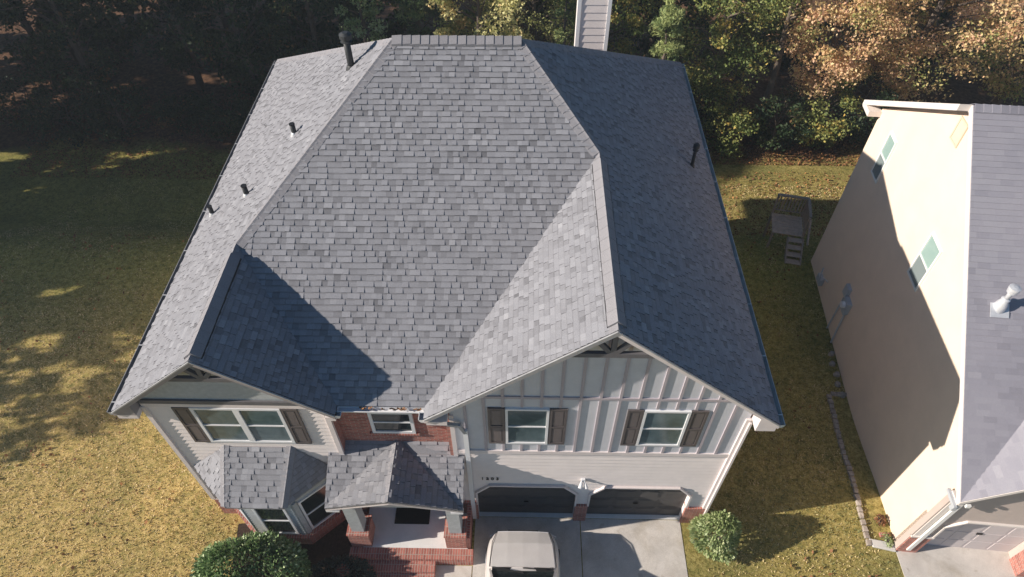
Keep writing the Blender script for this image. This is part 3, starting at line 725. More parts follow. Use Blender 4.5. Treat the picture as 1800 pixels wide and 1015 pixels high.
# ---- bay
BY = MB()
bz0, bz1 = 2.9, 3.93; by = -.97
c1, c2, cl, cr = (-8.83,by), (-7.42,by), (-9.93,.1), (-6.33,.1); t1, t2 = (-8.83,.1), (-7.22,.1)
faces = [([(*c1,bz0),(*c2,bz0),(*t2,bz1),(*t1,bz1)], 41, 'sunlit front of the bay roof'), ([(*cl,bz0),(*c1,bz0),(*t1,bz1)], 42, None), ([(*c2,bz0),(*cr,bz0),(*t2,bz1)], 43, 'shaded right side of the bay roof')]
for p3, sd, lb in faces:
    U, V = planeUV(p3[0], p3[1], p3[2]); slope('bay_roof_slope', p3[0], U, V, [p3], p3, sd, thick=.07, hts=(.014,.032), label=lb)
for a, b_, d1, d2, sd in (((*c1,bz0),(*t1,bz1),(-.55,-.4,-.7),(0,-1,-.9),51), ((*c2,bz0),(*t2,bz1),(0,-1,-.9),(.6,-.4,-.7),52)):
    caps(a, b_, perp(a,b_,(-1,0,-.5)) if sd == 51 else perp(a,b_,(-1,0,0)), perp(a,b_,(1,0,0)) if sd == 51 else perp(a,b_,(1,0,-.5)), wd=.12, e=.18, seed=sd, name='bay_hip_cap', lift=.022)
# bay walls (inset .3)
wl, w1, w2, wr = (-9.55,.1), (-8.7,-.66), (-7.45,-.66), (-6.6,.1)
MB().ext([(*wl,.55),(*w1,.55),(*w2,.55),(*wr,.55)], (0,0,bz0-.55+.03)).build('bay_wall', M_SHAKE, H)
def off(p, q, d): return p
e1, e2 = (-9.68,.1), (-8.76,-.74); e3, e4 = (-7.39,-.74), (-6.47,.1)
MB().ext([(*e1,-.1),(*e2,-.1),(*e3,-.1),(*e4,-.1)], (0,0,.62)).build('bay_brick_base', M_BRICK, H)
MB().ext([(-9.72,.1,.52),(-8.78,-.79,.52),(-7.37,-.79,.52),(-6.43,.1,.52)], (0,0,.05)).build('bay_sill', M_SOLD, H)
MB().ext([(-9.6,.1,2.72),(-8.72,-.71,2.72),(-7.43,-.71,2.72),(-6.55,.1,2.72)], (0,0,.13)).build('bay_frieze', M_SHAKE, H)
window(-8.46, -7.62, .62, 2.3, -.66, H, mat=M_DGLASS, fr=.06)
laps(-8.7, -8.48, .57, 2.7, -.66, 'bay_siding', M_SHAKE, e=.12, h=.03); laps(-7.6, -7.45, .57, 2.7, -.66, 'bay_siding', M_SHAKE, e=.12, h=.03)
# angled windows
def angwin(a, b_, z0, z1_):
    a = Vector((*a, 0)); b_ = Vector((*b_, 0)); t_ = (b_-a).normalized(); n = Vector((t_.y, -t_.x, 0)); L = (b_-a).length
    def seg(mb, s0, s1, d0, d1, q0, q1):
        P = [a+t_*s+n*d for s, d in ((s0,d0),(s1,d0),(s1,d1),(s0,d1))]; mb.ext([(p.x,p.y,q0) for p in P], (0,0,q1-q0))
    s0, s1 = .17, L-.14; f = .06; wf = MB()
    seg(wf, s0, s0+f, 0, .05, z0, z1_); seg(wf, s1-f, s1, 0, .05, z0, z1_); seg(wf, s0+f, s1-f, 0, .05, z0, z0+f); seg(wf, s0+f, s1-f, 0, .05, z1_-f, z1_)
    wo = wf.build('window', M_WHITE, H)
    p = MB(); seg(p, s0+.02, s1-.02, .002, .018, z0+.02, z1_-.02); p.build('pane', M_DGLASS, wo, local=False)
    s = MB(); zm = (z0+z1_)/2; seg(s, s0+f, s1-f, .01, .04, zm-.02, zm+.02); s.build('sash_rail', M_WHITE, wo)
    tr = MB(); seg(tr, .03, s0-.02, 0, .06, z0-.04, z1_+.1); seg(tr, s1+.02, L-.02, 0, .06, z0-.04, z1_+.1); tr.build('window_trim', M_SHAKE, H)
angwin(w2, wr, .64, 2.3); angwin(wl, w1, .64, 2.3)

# ---- chimney, vents
ch = MB(); ch.box(.02, 1.05, 14.0, 14.9, -4.2, 11.6).build('chimney', M_SID, H)
chl = laps(.1, .97, 4.5, 11.6, 14.0, 'chimney_siding', M_SID, e=.26, h=.022)
parts('chimney_corner', M_WHITE, H, [(-.02, .1, 13.96, 14.05, -4.2, 11.65), (.97, 1.09, 13.96, 14.05, -4.2, 11.65)])
def pipe(base, hgt, rad, lean=(0,0), capped=False, name='vent_pipe'):
    x, y, z = base; n = .25
    o = MB().tube([(x, y, z-.1), (x, y, z+hgt)], [rad, rad], 14).build(name, M_DARKPIPE, H, smooth=True)
    f = MB(); f.tube([(x, y, z-.06), (x, y, z+.04), (x, y, z+.07)], [rad*1.8, rad*1.3, rad*1.05], 14)
    f.build('flashing', M_STEEL if not capped else M_DARKPIPE, o, local=False)
    if capped:
        MB().tube([(x,y,z+hgt-.12),(x,y,z+hgt-.08),(x,y,z+hgt-.06),(x,y,z+hgt),(x,y,z+hgt+.01),(x,y,z+hgt+.1),(x,y,z+hgt+.15)], [rad,rad*1.75,rad*1.2,rad*1.2,rad*1.8,rad*1.8,rad*.9], 16).build('vent_cap', M_DARKPIPE, o)
    else:
        MB().tube([(x,y,z+hgt-.02),(x,y,z+hgt+.01)], [rad*1.12, rad*1.12], 14).build('pipe_rim', M_BLACK, o)
    return o
pipe((-6.1,7.72,9.52), .78, .085, capped=True)
pipe((-7.55,6.52,8.34), .3, .065); pipe((-8.68,5.23,7.41), .3, .065); pipe((-10.11,5.77,6.25), .28, .06)
pipe((3.05,7.75,6.49), .62, .05, capped=True)

# ------------------------------------------------------------------ neighbour house (its own axes, turned 4.5 degrees)
NB = empty('cream_stucco_house', (8.57,-.57,0), 'cream stucco neighbouring house with lilac-grey roof, cut by the right edge', 'house', rz=R(-4.5))
D, zpk, bpk, zfE, zbE = 11.35, 9.35, 7.1, 3.64, 6.5
def nb(mb, name, mat, parent=NB, **k): return mb.build(name, mat, parent, local=True, **k)
nb(MB().ext([(.0,0,2.0),(0,D,2.0),(0,D,zbE-.05),(0,bpk,zpk-.12),(0,0,zfE-.12)], (14,0,0)), 'wall', M_CREAM)
nb(MB().ext([(.002,0.002,-3.6),(.002,D-.002,-3.6),(.002,D-.002,2.0),(.002,.002,2.0)], (.25,0,0)), 'lower_wall', M_CREAM)
nb(MB().box(.25, 14, 5, D-.01, -3.6, 1.999), 'rear_wall', M_CREAM)
sF = (zpk-zfE)/(bpk+.3); sB = (zpk-zbE)/(D+.35-bpk)
def NF(a, b_): return Vector((a, b_, zfE+sF*(b_+.3)))
def NK(a, b_): return Vector((a, b_, zpk-sB*(b_-bpk)))
a0 = -.12
ga, gp = 3.3, .9; gb = -.3+(gp/sF)*(ga-a0)
def ncell(r): return .3
def ntint(r, hi, u, v):
    return max(0, min(1, .5+.25*math.sin(u*.9+v*.35+2)*math.sin(v*.7+u*.2)+r.gauss(0, .12)+(-.2 if r.random() < .05 else 0)))
fA = [NF(a0,-.3),NF(ga,gb),NF(ga,bpk),NF(a0,bpk)]; fB = [NF(ga,gb),NF(2*ga-a0,-.3),NF(14,-.3),NF(14,bpk),NF(ga,bpk)]
mb = MB(); mb.ext(fA, (0,0,-.1)); mb.ext(fB, (0,0,-.1))
tiles(mb, NF(a0,-.3), (1,0,0), (0,1,sF), [fA, fB], .143, ncell, (.014,.014), lo=.002, seed=5, tintf=ntint, jitter=.002)
nb(mb, 'roof_slope', M_SH2)
mb = MB(); mb.ext([NK(a0,bpk+.001),NK(14,bpk+.001),NK(14,D+.35),NK(a0,D+.35)], (0,0,-.1)); nb(mb, 'roof_slope', M_SH2)
mb = MB()
for k in range(60):
    x = a0+.02+k*.2; mb.ext([(x,bpk-.16,zpk-.09+.012),(x+.21,bpk-.16,zpk-.09),(x+.21,bpk,zpk+.03),(x,bpk,zpk+.045)], (0,0,-.012), random.random()); mb.ext([(x+.21,bpk+.16,zpk-.09),(x,bpk+.16,zpk-.09+.012),(x,bpk,zpk+.045),(x+.21,bpk,zpk+.03)], (0,0,-.012), random.random())
nb(mb, 'ridge_cap', M_SH2)
mb = MB()
for (p, q) in ((NF(a0,-.3), NF(a0,bpk)), (NK(a0,bpk), NK(a0,D+.35))):
    mb.ext([p+Vector((-.012,0,-.012)), q+Vector((-.012,0,-.012)), q+Vector((-.012,0,-.2)), p+Vector((-.012,0,-.2))], (.03,0,0))
nb(mb, 'rake_board', M_NTRIM)
q0, q1 = NK(-.12,bpk), NK(-.12,D+.35)
nb(MB().ext([NK(-.42,bpk+.02)+Vector((0,0,.01)), NK(-.42,D+.5)+Vector((0,0,.01)), NK(-.42,D+.5)+Vector((0,0,-.17)), NK(-.42,bpk+.02)+Vector((0,0,-.17))], (.29,0,0)), 'rear_rake_fascia', M_NTRIM)
nb(MB().box(-.4, 0, D-.1, D+.5, zbE-.3, zbE-.12), 'eave_return', M_NTRIM)
def NG(a, b_, s=1): return Vector((a, b_, zfE+gp*((a-a0) if s > 0 else (2*ga-a0-a))))
mb = MB(); q = [NG(a0,-.3), NG(ga,-.3), NG(ga,gb)]; mb.ext(q, (0,0,-.1))
tiles(mb, NG(a0,-.3), (0,-1,0), (1,0,gp), [q], .143, ncell, (.014,.014), lo=.002, seed=6, tintf=ntint, jitter=.002); nb(mb, 'garage_roof_slope', M_SH2)
mb = MB(); mb.ext([NG(ga,-.3,-1), NG(2*ga-a0,-.3,-1), NG(ga,gb,-1)], (0,0,-.1)); nb(mb, 'garage_roof_slope', M_SH2)
mb = MB(); mb.ext([NG(a0,-.31)+Vector((0,0,-.01)), NG(ga,-.31)+Vector((0,0,-.01)), NG(ga,-.31)+Vector((0,0,-.14)), NG(a0,-.31)+Vector((0,0,-.14))], (0,.03,0)); nb(mb, 'rake_board', M_NTRIM)
nb(MB().ext([(0.002,.003,3.4),(2*ga,.003,3.4),(ga,.003,3.4+gp*ga)], (0,.2,0)), 'gable_wall', M_NSID)
# side windows
for b0, b1, z0, z1_ in ((9.62, 10.24, 4.86, 6.4), (5.22, 5.98, 4.72, 6.26)):
    f = .06; x = -.035; fr = MB()
    for p in ((b0,b1,z1_-f,z1_), (b0,b1,z0,z0+f), (b0,b0+f,z0+f,z1_-f), (b1-f,b1,z0+f,z1_-f)): fr.box(x, 0, p[0], p[1], p[2], p[3])
    wo = nb(fr, 'window', M_NFRAME); zm = (z0+z1_)/2
    MB().box(-.012, -.002, b0+.02, b1-.02, zm, z1_-.02).build('pane', M_NGLASS, wo, local=True); MB().box(-.016, -.002, b0+.02, b1-.02, z0+.02, zm-.001).build('screen', M_NGLASS2, wo, local=True)
    MB().box(-.03, 0, b0+f, b1-f, zm-.025, zm+.025).build('sash_rail', M_NFRAME, wo, local=True)
# louvred gable vent
v = MB()
for p in ((6.98,7.44,8.78,8.83), (6.98,7.44,8.18,8.23), (6.98,7.03,8.23,8.78), (7.39,7.44,8.23,8.78)): v.box(-.035, 0, *p)
vo = nb(v, 'gable_vent', M_VENT); lv = MB().box(-.008, -.002, 7.03, 7.39, 8.23, 8.78)
for k in range(12): lv.ext([(-.008,7.03,8.24+k*.045),(-.03,7.03,8.235+k*.045),(-.008,7.03,8.27+k*.045)], (0,.36,0))
lv.build('louvre', M_VENT, vo, local=True)
# front wall, corner trim, brick pier, garage door
def nf(pts, y0, dy, name, mat):
    return nb(MB().ext([(x, y0, z) for x, z in pts], (0, dy, 0)), name, mat)
lap = MB()
fp = [[(0,1.02),(.5,1.02),(.5,3.5),(0,3.5)], [(.5,2.1),(6.6,2.1),(6.6,3.5),(ga,3.5+gp*ga-.1),(.5,3.95),(.5,3.5)], [(0,3.5),(.5,3.5),(.5,3.95)], [(.5,1.7),(.88,2.1),(.5,2.1)], [(3.0,1.0),(14,1.0),(14,2.1),(3.0,2.1)], [(3.0,1.7),(3.0,2.1),(2.62,2.1)]]
tiles(lap, (0,0,1.0), (1,0,0), (0,0,1), [[(x,0,z) for x, z in q] for q in fp], .17, lambda r: 50, (.012,.012), lo=.002, tintf=lambda *a: .5)
nb(lap, 'lap_siding', M_NSID)
parts('front_wall', M_NSID, NB, [(.002, .5, .001, .25, -.2, 2.0), (3.0, 14, .001, .25, -.2, 2.0)], True)
nb(MB().box(.0, .14, -.05, -.013, 1.06, 3.4), 'corner_board', M_NTRIM)
nb(MB().box(-.05, -.003, -.035, .13, .08, 3.4), 'corner_board', M_NSID)
dsp = MB().box(.17, .27, -.1, -.02, .2, 3.25); nb(dsp, 'downspout', M_NFRAME)
parts('brick_pier', M_BRICK, NB, [(-.03, .5, -.06, 0, -.1, 1.0), (2.95, 3.5, -.45, 0, -.1, .95)], True)
parts('pier_cap', M_NTRIM, NB, [(-.05, .52, -.08, 0, 1.0, 1.06), (2.92, 3.52, -.47, 0, .95, 1.0)], True)
tr = MB(); path = [(.5,1.06),(.5,1.7),(.88,2.1),(2.62,2.1),(3.0,1.7),(3.0,1.0)]
for a, b_ in zip(path, path[1:]): tr.bar((a[0],-.035,a[1]), (b_[0],-.035,b_[1]), .05, .06, upv=(0,1,0))
nb(tr, 'door_trim', M_NTRIM)
d = MB().box(.48, 3.02, .2, .24, 0, 2.12)
for r_ in range(4):
    for c_ in range(4):
        d.box(.56+c_*.62, 1.1+c_*.62, .192, .2, .07+r_*.52, .5+r_*.52)
do = nb(d, 'garage_door', M_NDOOR); MB().box(1.68, 1.82, .165, .192, .98, 1.05).build('handle', M_BLACK, do, local=True)
# gutter end and outlet at the front corner
nb(MB().box(-.2, -.13, -.36, .12, zfE-.26, zfE-.17), 'gutter_end', M_METER)
nb(MB().box(-.17, -.06, -.33, -.22, zfE-.42, zfE-.26), 'gutter_elbow', M_METER)
nb(MB().box(.06, .16, -.34, -.28, zfE-.2, zfE-.1), 'gutter_bracket', M_NFRAME)
nb(MB().box(-.13, 0, -.3, .05, zfE-.35, zfE-.13), 'eave_return', M_NTRIM)
# flue with its base flashing
fb_, fa = 3.3, .6; fz = zfE+sF*(fb_+.3)
fl = nb(MB().tube([(fa,fb_,fz-.2),(fa,fb_,fz+.1)], [.05,.05], 12), 'flue', M_STEEL)
n_ = Vector((0,-sF,1)).normalized(); vv = Vector((0,1,sF)).normalized(); c0 = Vector((fa,fb_,fz))
pts = [c0+Vector((-.21,0,0))-vv*.24+n_*.02, c0+Vector((.21,0,0))-vv*.24+n_*.02, c0+Vector((.21,0,0))+vv*.1+n_*.02, c0+Vector((-.21,0,0))+vv*.1+n_*.02]
MB().ext(pts, n_*.012).build('base_flashing', M_STEEL, fl, local=True)
MB().tube([(fa,fb_,fz-.2),(fa,fb_,fz+.12),(fa,fb_,fz+.3),(fa,fb_,fz+.31)], [.15,.13,.07,.065], 20).build('cone', M_STEEL, fl, local=True, smooth=True)
MB().tube([(fa,fb_,fz+.29),(fa,fb_,fz+.3),(fa,fb_,fz+.33)], [.1,.1,.06], 20).build('storm_collar', M_STEEL, fl, local=True)
MB().tube([(fa,fb_,fz+.3),(fa,fb_,fz+.62)], [.055,.055], 20).build('pipe', M_STEEL, fl, local=True, smooth=True)
MB().tube([(fa,fb_,fz+.52),(fa,fb_,fz+.54),(fa,fb_,fz+.62),(fa,fb_,fz+.64),(fa,fb_,fz+.7),(fa,fb_,fz+.72)], [.07,.11,.12,.125,.125,.05], 22).build('cap', M_STEEL, fl, local=True)
# meters and pipes on the side wall
mt = nb(MB().box(-.16, 0, 7.45, 7.85, 1.0, 1.5), 'meter_box', M_METER)
MB().tube([(-.16,7.65,1.3),(-.26,7.65,1.3)], [.12,.11], 18).build('meter_glass', M_WHITE, mt, local=True)
MB().box(-.12, 0, 7.9, 8.2, 1.35, 1.75).build('junction_box', M_METER, mt, local=True)
MB().tube([(-.05,7.55,1.0),(-.05,7.4,-.45)], [.03,.03], 8).tube([(-.05,8.05,1.35),(-.05,8.05,-.45)], [.025,.025], 8).build('conduit', M_METER, mt, local=True)
hb = nb(MB().box(-.14, 0, 9.75, 10.15, -.1, .18), 'hose_bib', M_METER)
MB().tube([(-.1,9.9,.1),(-.16,9.9,.4),(-.1,10.05,.55)], [.02,.02,.02], 8).tube([(-.08,9.7,.1),(-.12,9.6,.45),(-.06,9.4,.5)], [.02,.02,.02], 8).build('hose', M_METER, hb, local=True)
# neighbour driveway
def NW(a, b_, z=0):
    c_, s = math.cos(R(-4.5)), math.sin(R(-4.5)); return (8.57+a*c_-b_*s, -.57+a*s+b_*c_, z)
nd = MB().ext([NW(.1,.22,-.1), NW(-.02,-.1,-.1), (8.45,-9,-.1), (16,-9,-.1), NW(8,.22,-.1)], (0,0,.115)); o = nd.build('driveway', M_CONC); o['kind'] = 'structure'

# edging stones along the side bed
r = random.Random(5)
A_, B_ = Vector((8.38,4.55,0)), Vector((7.86,-.42,0)); n = 27
spots = [(A_.lerp(B_, k/(n-1))+Vector((.02*math.sin(k*.5), 0, 0)), 0) for k in range(n)]
spots += [(Vector((8.38+.17*k, 4.66, 0)), 90) for k in range(1, 4)]
for k, (p, rz) in enumerate(spots):
    mb = MB(); s = [(-.075,-.085),(.07,-.095),(.08,.08),(-.07,.09)]
    s = [(x+r.uniform(-.015,.015), y+r.uniform(-.012,.012)) for x, y in s]
    mb.prism([(x,y,-.08) for x, y in s], [(x*.88+r.uniform(-.008,.008),y*.9,.07+r.uniform(-.015,.02)) for x, y in s])
    o = mb.build('edging_stone', M_STONE, None, bevel=.012); o.location = (p.x, p.y, gz(p.x, p.y)+.01); o.rotation_euler = (0,0,R(rz)+r.uniform(-.15,.15))
    tag(o, ORD[n-1-k]+' tan edging stone from the front end of the row beside the cream wall' if k < n else ORD[k-n]+' tan edging stone of the short cross row at the rear end of the bed', 'stone', 'edging stones along the side bed')
for k in range(5):
    x, y, _ = NW(-.14-.06*(k % 2), 5.2+k*.42)
    mb = MB(); a = [r.uniform(.09,.15) for _ in range(7)]
    ring_ = [(math.cos(i*.9)*a[i], math.sin(i*.9)*a[i]) for i in range(7)]
    mb.prism([(p[0],p[1],-.05) for p in ring_], [(p[0]*.7,p[1]*.7,.1) for p in ring_])
    o = mb.build('rock', M_STONE, None, bevel=.02); o.location = (x, y, gz(x, y)+.02)
    tag(o, ORD[k]+' loose pale rock from the edged bed going back along the cream wall', 'rock', 'loose rocks at the wall foot')
o = MB().ext([NW(-.04,-.1), NW(-.62,-.02), NW(-.68,.2), NW(-.04,.14)], (0,0,.06)).build('splash_block', M_SPLASH, None, bevel=.01)
tag(o, 'pale concrete splash block at the front corner of the cream house', 'splash block')
x, y, _ = NW(-.22, .35); o = MB().box(-.14,.14,-.06,.06,0,.07).build('brick', M_BRICK, None, bevel=.006); o.location = (x, y, .0)
tag(o, 'loose reddish brick lying behind the splash block', 'brick')
o = MB().ext([NW(-.02,.1,-.1)[:2]+(-.5,), NW(-.42,.1)[:2]+(-.5,), NW(-.2,5.0)[:2]+(-.5,), NW(-.02,5.0)[:2]+(-.5,)], (0,0,.02)).build('bed_soil', M_MULCH); o['kind'] = 'structure'

# back steps with railing beside the neighbour's rear corner
SD = empty('timber_landing', (8.8, 12.3, -.3), 'small weathered timber landing with railing and steps at the cream house\'s rear corner', 'landing', rz=R(-12))
def sd(mb, name, mat): return mb.build(name, mat, SD, local=True)
dk = MB()
for k in range(8): dk.box(-.62, .55, -.7+k*.145, -.7+k*.145+.132, .42, .455)
sd(dk, 'deck_board', M_TREAD)
for x, y in ((-.62,-.68), (.5,-.68), (-.62,.46), (.5,.46)): sd(MB().box(x, x+.08, y, y+.08, -.9, 1.35 if y > 0 or x > 0 else .42), 'post', M_TIMBER)
sd(MB().box(-.62, .58, .44, .55, 1.33, 1.4), 'handrail', M_TIMBER); sd(MB().box(-.55, .5, .47, .52, .6, .64), 'lower_rail', M_TIMBER)
sd(MB().box(.5, .6, -.6, .44, 1.33, 1.4), 'handrail', M_TIMBER); sd(MB().box(.52, .57, -.6, .46, .6, .64), 'lower_rail', M_TIMBER)
bl = MB()
for k in range(8): bl.box(-.48+k*.125, -.435+k*.125, .475, .515, .64, 1.33); bl.box(.53, .56, -.5+k*.12, -.465+k*.12, .64, 1.33)
sd(bl, 'baluster', M_TIMBER)
for k in range(4): sd(MB().box(.0, .55, -.95-.26*k, -.71-.26*k, .3-.14*k, .335-.14*k), 'tread', M_TREAD)
sd(MB().bar((.56,-.7,1.3), (.56,-1.5,.75), .07, .07).bar((.56,-.75,.35), (.56,-1.75,-.25), .05, .2).bar((-.0,-.75,.35), (-.0,-1.75,-.25), .05, .2), 'stringer', M_TIMBER)

# ------------------------------------------------------------------ car
m, t, b = newmat('silver_paint', .3, .5); b.inputs['Base Color'].default_value = (.6, .59, .59, 1); b.inputs['Metallic'].default_value = .35
b.inputs['Coat Weight'].default_value = .5; b.inputs['Coat Roughness'].default_value = .15
n = noise(t, 3, 4, .6, objco(t)); t.links.new(ramp(t, [(.3, (.74, .7, .68)), (.7, (.8, .76, .74))], n), b.inputs['Base Color']); M_CARP = m
CR = empty('parked_car', (-1.62, -2.42, .012), 'silver car parked nose-in on the driveway before the left garage door', 'car')
def cr(mb, name, mat, par=None, **k): return mb.build(name, mat, par or CR, local=True, **k)
def loft(mb, secs):                                   # sections: (y, [(x, z) right half from bottom to centre top])
    n = None; rows = []
    for y, prof in secs:
        full = [(-x, z) for x, z in prof]+[(x, z) for x, z in reversed(prof[:-1])] if prof[-1][0] == 0 else [(-x, z) for x, z in prof]+[(x, z) for x, z in reversed(prof)]
        rows.append([len(mb.v)+i for i in range(len(full))]); mb.v += [(x, y, z) for x, z in full]
    for a, b_ in zip(rows, rows[1:]):
        for i in range(len(a)-1): mb.f.append([a[i], b_[i], b_[i+1], a[i+1]]); mb.t.append(.5)
    mb.f.append(rows[0][::-1]); mb.f.append(rows[-1]); mb.t += [.5, .5]
def prof(wd, top, crown, sh=.78): return [(wd*.96, .3), (wd, .5), (wd, sh*top), (wd*.93, top*.93), (wd*.8, top*.985), (wd*.4, top+crown*.8), (0, top+crown)]
bdy = MB()
loft(bdy, [(1.88, prof(.55,.68,.02)), (1.82, prof(.74,.84,.03)), (1.71, prof(.86,.93,.035)), (1.45, prof(.94,.99,.04)), (1.1, prof(.965,1.04,.045)), (.72, prof(.97,1.07,.05)), (.3, prof(.97,1.09,.02)), (-1.6, prof(.97,1.09,.0)), (-2.3, prof(.93,1.05,.0)), (-2.5, prof(.85,.9,.0))])
o = cr(bdy, 'body', M_CARP, smooth=True); sm = o.modifiers.new('s', 'SUBSURF'); sm.levels = sm.render_levels = 2
# hood creases and shut lines
hd = MB()
loft(hd, [(1.76,[(.68,.9),(.66,.93),(.4,.955),(0,.965)]), (1.42,[(.79,1.0),(.77,1.02),(.4,1.05),(0,1.06)]), (1.0,[(.83,1.05),(.81,1.075),(.4,1.105),(0,1.115)]), (.78,[(.84,1.07),(.82,1.09),(.4,1.12),(0,1.13)])])
ho = cr(hd, 'hood', M_CARP, smooth=False); ho.modifiers.new('b', 'BEVEL').width = .012
for s_ in (-1, 1):
    cr(MB().bar((s_*.85,.8,1.085), (s_*.8,1.45,1.02), .014, .02).bar((s_*.8,1.45,1.02), (s_*.69,1.76,.925), .014, .02), 'hood_gap', M_BLACK)
gh = MB(); gh.prism([(-.82,.72,1.09),(.82,.72,1.09),(.9,-2.2,1.05),(-.9,-2.2,1.05)], [(-.64,.0,1.66),(.64,.0,1.66),(.66,-1.9,1.62),(-.66,-1.9,1.62)])
cr(gh, 'greenhouse', M_DGLASS, bevel=.03)
rf = MB(); rf.prism([(-.65,.03,1.655),(.65,.03,1.655),(.67,-1.92,1.615),(-.67,-1.92,1.615)], [(-.6,-.05,1.7),(.6,-.05,1.7),(.62,-1.85,1.66),(-.62,-1.85,1.66)])
cr(rf, 'roof_panel', M_CARP, bevel=.02)
pl_ = MB()
for s in (-1, 1): pl_.bar((s*.83,.72,1.1), (s*.65,.0,1.66), .05, .05)
cr(pl_, 'windscreen_pillar', M_CARP)
cr(MB().box(-.78, .78, .68, .8, 1.065, 1.1), 'cowl', M_BLACK, bevel=.01)
for x0, x1 in ((-.6, .02), (.0, .6)):
    cr(MB().bar((x0,.76,1.13), (x1,.6,1.2) if x0 < -.1 else (x1,.72,1.14), .022, .02), 'wiper', M_RUB)
for s in (-1, 1):
    mo = MB().box(s*1.0-.09, s*1.0+.09, .28, .42, 1.1, 1.24); cr(mo, 'mirror', M_CARP, bevel=.03)
    cr(MB().ext([(s*.62,1.84,.62), (s*.86,1.7,.64), (s*.88,1.68,.78), (s*.64,1.8,.78)], (0,.03,0)), 'headlight', M_STEEL)
cr(MB().box(-.4, .4, 1.85, 1.89, .5, .72), 'grille', M_BLACK)
for sx in (-1, 1):
    for yy in (1.2, -1.6):
        wh = cr(MB().tube([(sx*.78,yy,.33),(sx*.97,yy,.33)], [.33,.33], 24), 'wheel', M_RUB); MB().tube([(sx*.95,yy,.33),(sx*.985,yy,.33)], [.2,.19], 16).build('rim', M_STEEL, wh, local=True)

# ------------------------------------------------------------------ planting
def shrub(name, loc, rad, n, size, mat, label, cat='shrub', seed=1, group=None, lump=.16):
    root = empty(name, loc, label, cat, group)
    rng = np.random.default_rng(seed)
    d = rng.normal(size=(n, 3)); d /= np.linalg.norm(d, axis=1)[:, None]; d[:, 2] = np.where(d[:, 2] < -.35, -d[:, 2], d[:, 2])
    lob = rng.normal(size=(26, 3)); lob /= np.linalg.norm(lob, axis=1)[:, None]; amp = rng.uniform(-1, 1, 26)
    bm = (np.exp(9*(d@lob.T-1))*amp).sum(1)
    rr = (1+lump*bm)*(1-np.abs(rng.normal(0, .13, n))+rng.normal(0, .03, n))
    P = d*rr[:, None]*np.array(rad); P[:, 2] += rad[2]*.55
    P = P[P[:, 2] > 0]; k = len(P); dd = d[:0]
    tn = .45+.25*rng.normal(size=k)
    o = soup('foliage', P, size, tn, mat, root, local=True, seed=seed, aspect=.62)
    st = MB()
    r = random.Random(seed)
    for q in range(6):
        a = q*1.05; st.tube([(0,0,-.05), (math.cos(a)*rad[0]*.3, math.sin(a)*rad[1]*.3, rad[2]*.5), (math.cos(a)*rad[0]*.7, math.sin(a)*rad[1]*.7, rad[2]*1.0)], [.035,.022,.008], 6)
    st.build('stem', M_BARK, root, local=True)
    core = MB()
    return root
shrub('shrub', (-8.55,-1.8,0), (1.5,1.05,1.2), 15000, .085, L_BUSH, 'large rounded glossy green shrub in front of the bay window', seed=3, lump=.22)
shrub('shrub', (3.6,-.45,0), (.6,.58,.74), 5200, .078, L_LIGHT, 'round pale green shrub at the right end of the garage', seed=4, lump=.2)
shrub('shrub', (-6.35,-1.75,0), (.95,.6,.45), 3800, .06, L_BLUE, 'low blue-grey shrub between the bay window and brick steps', seed=5)
shrub('small_plant', NW(-.25,.75), (.12,.16,.12), 120, .08, L_LITTER, 'little orange-leaved plant in the bed by the cream wall', 'plant', seed=6)
shrub('small_plant', NW(-.2,.2), (.14,.22,.14), 200, .05, L_LIGHT, 'small green weed behind the splash block', 'plant', seed=8)
o = MB().tube([(-6.42,-1.42,.0),(-6.42,-1.42,.1),(-6.42,-1.42,.12)], [.16,.18,.15], 20).build('clay_lid', M_BRICK); tag(o, 'round terracotta disc on the mulch left of the brick steps', 'disc')

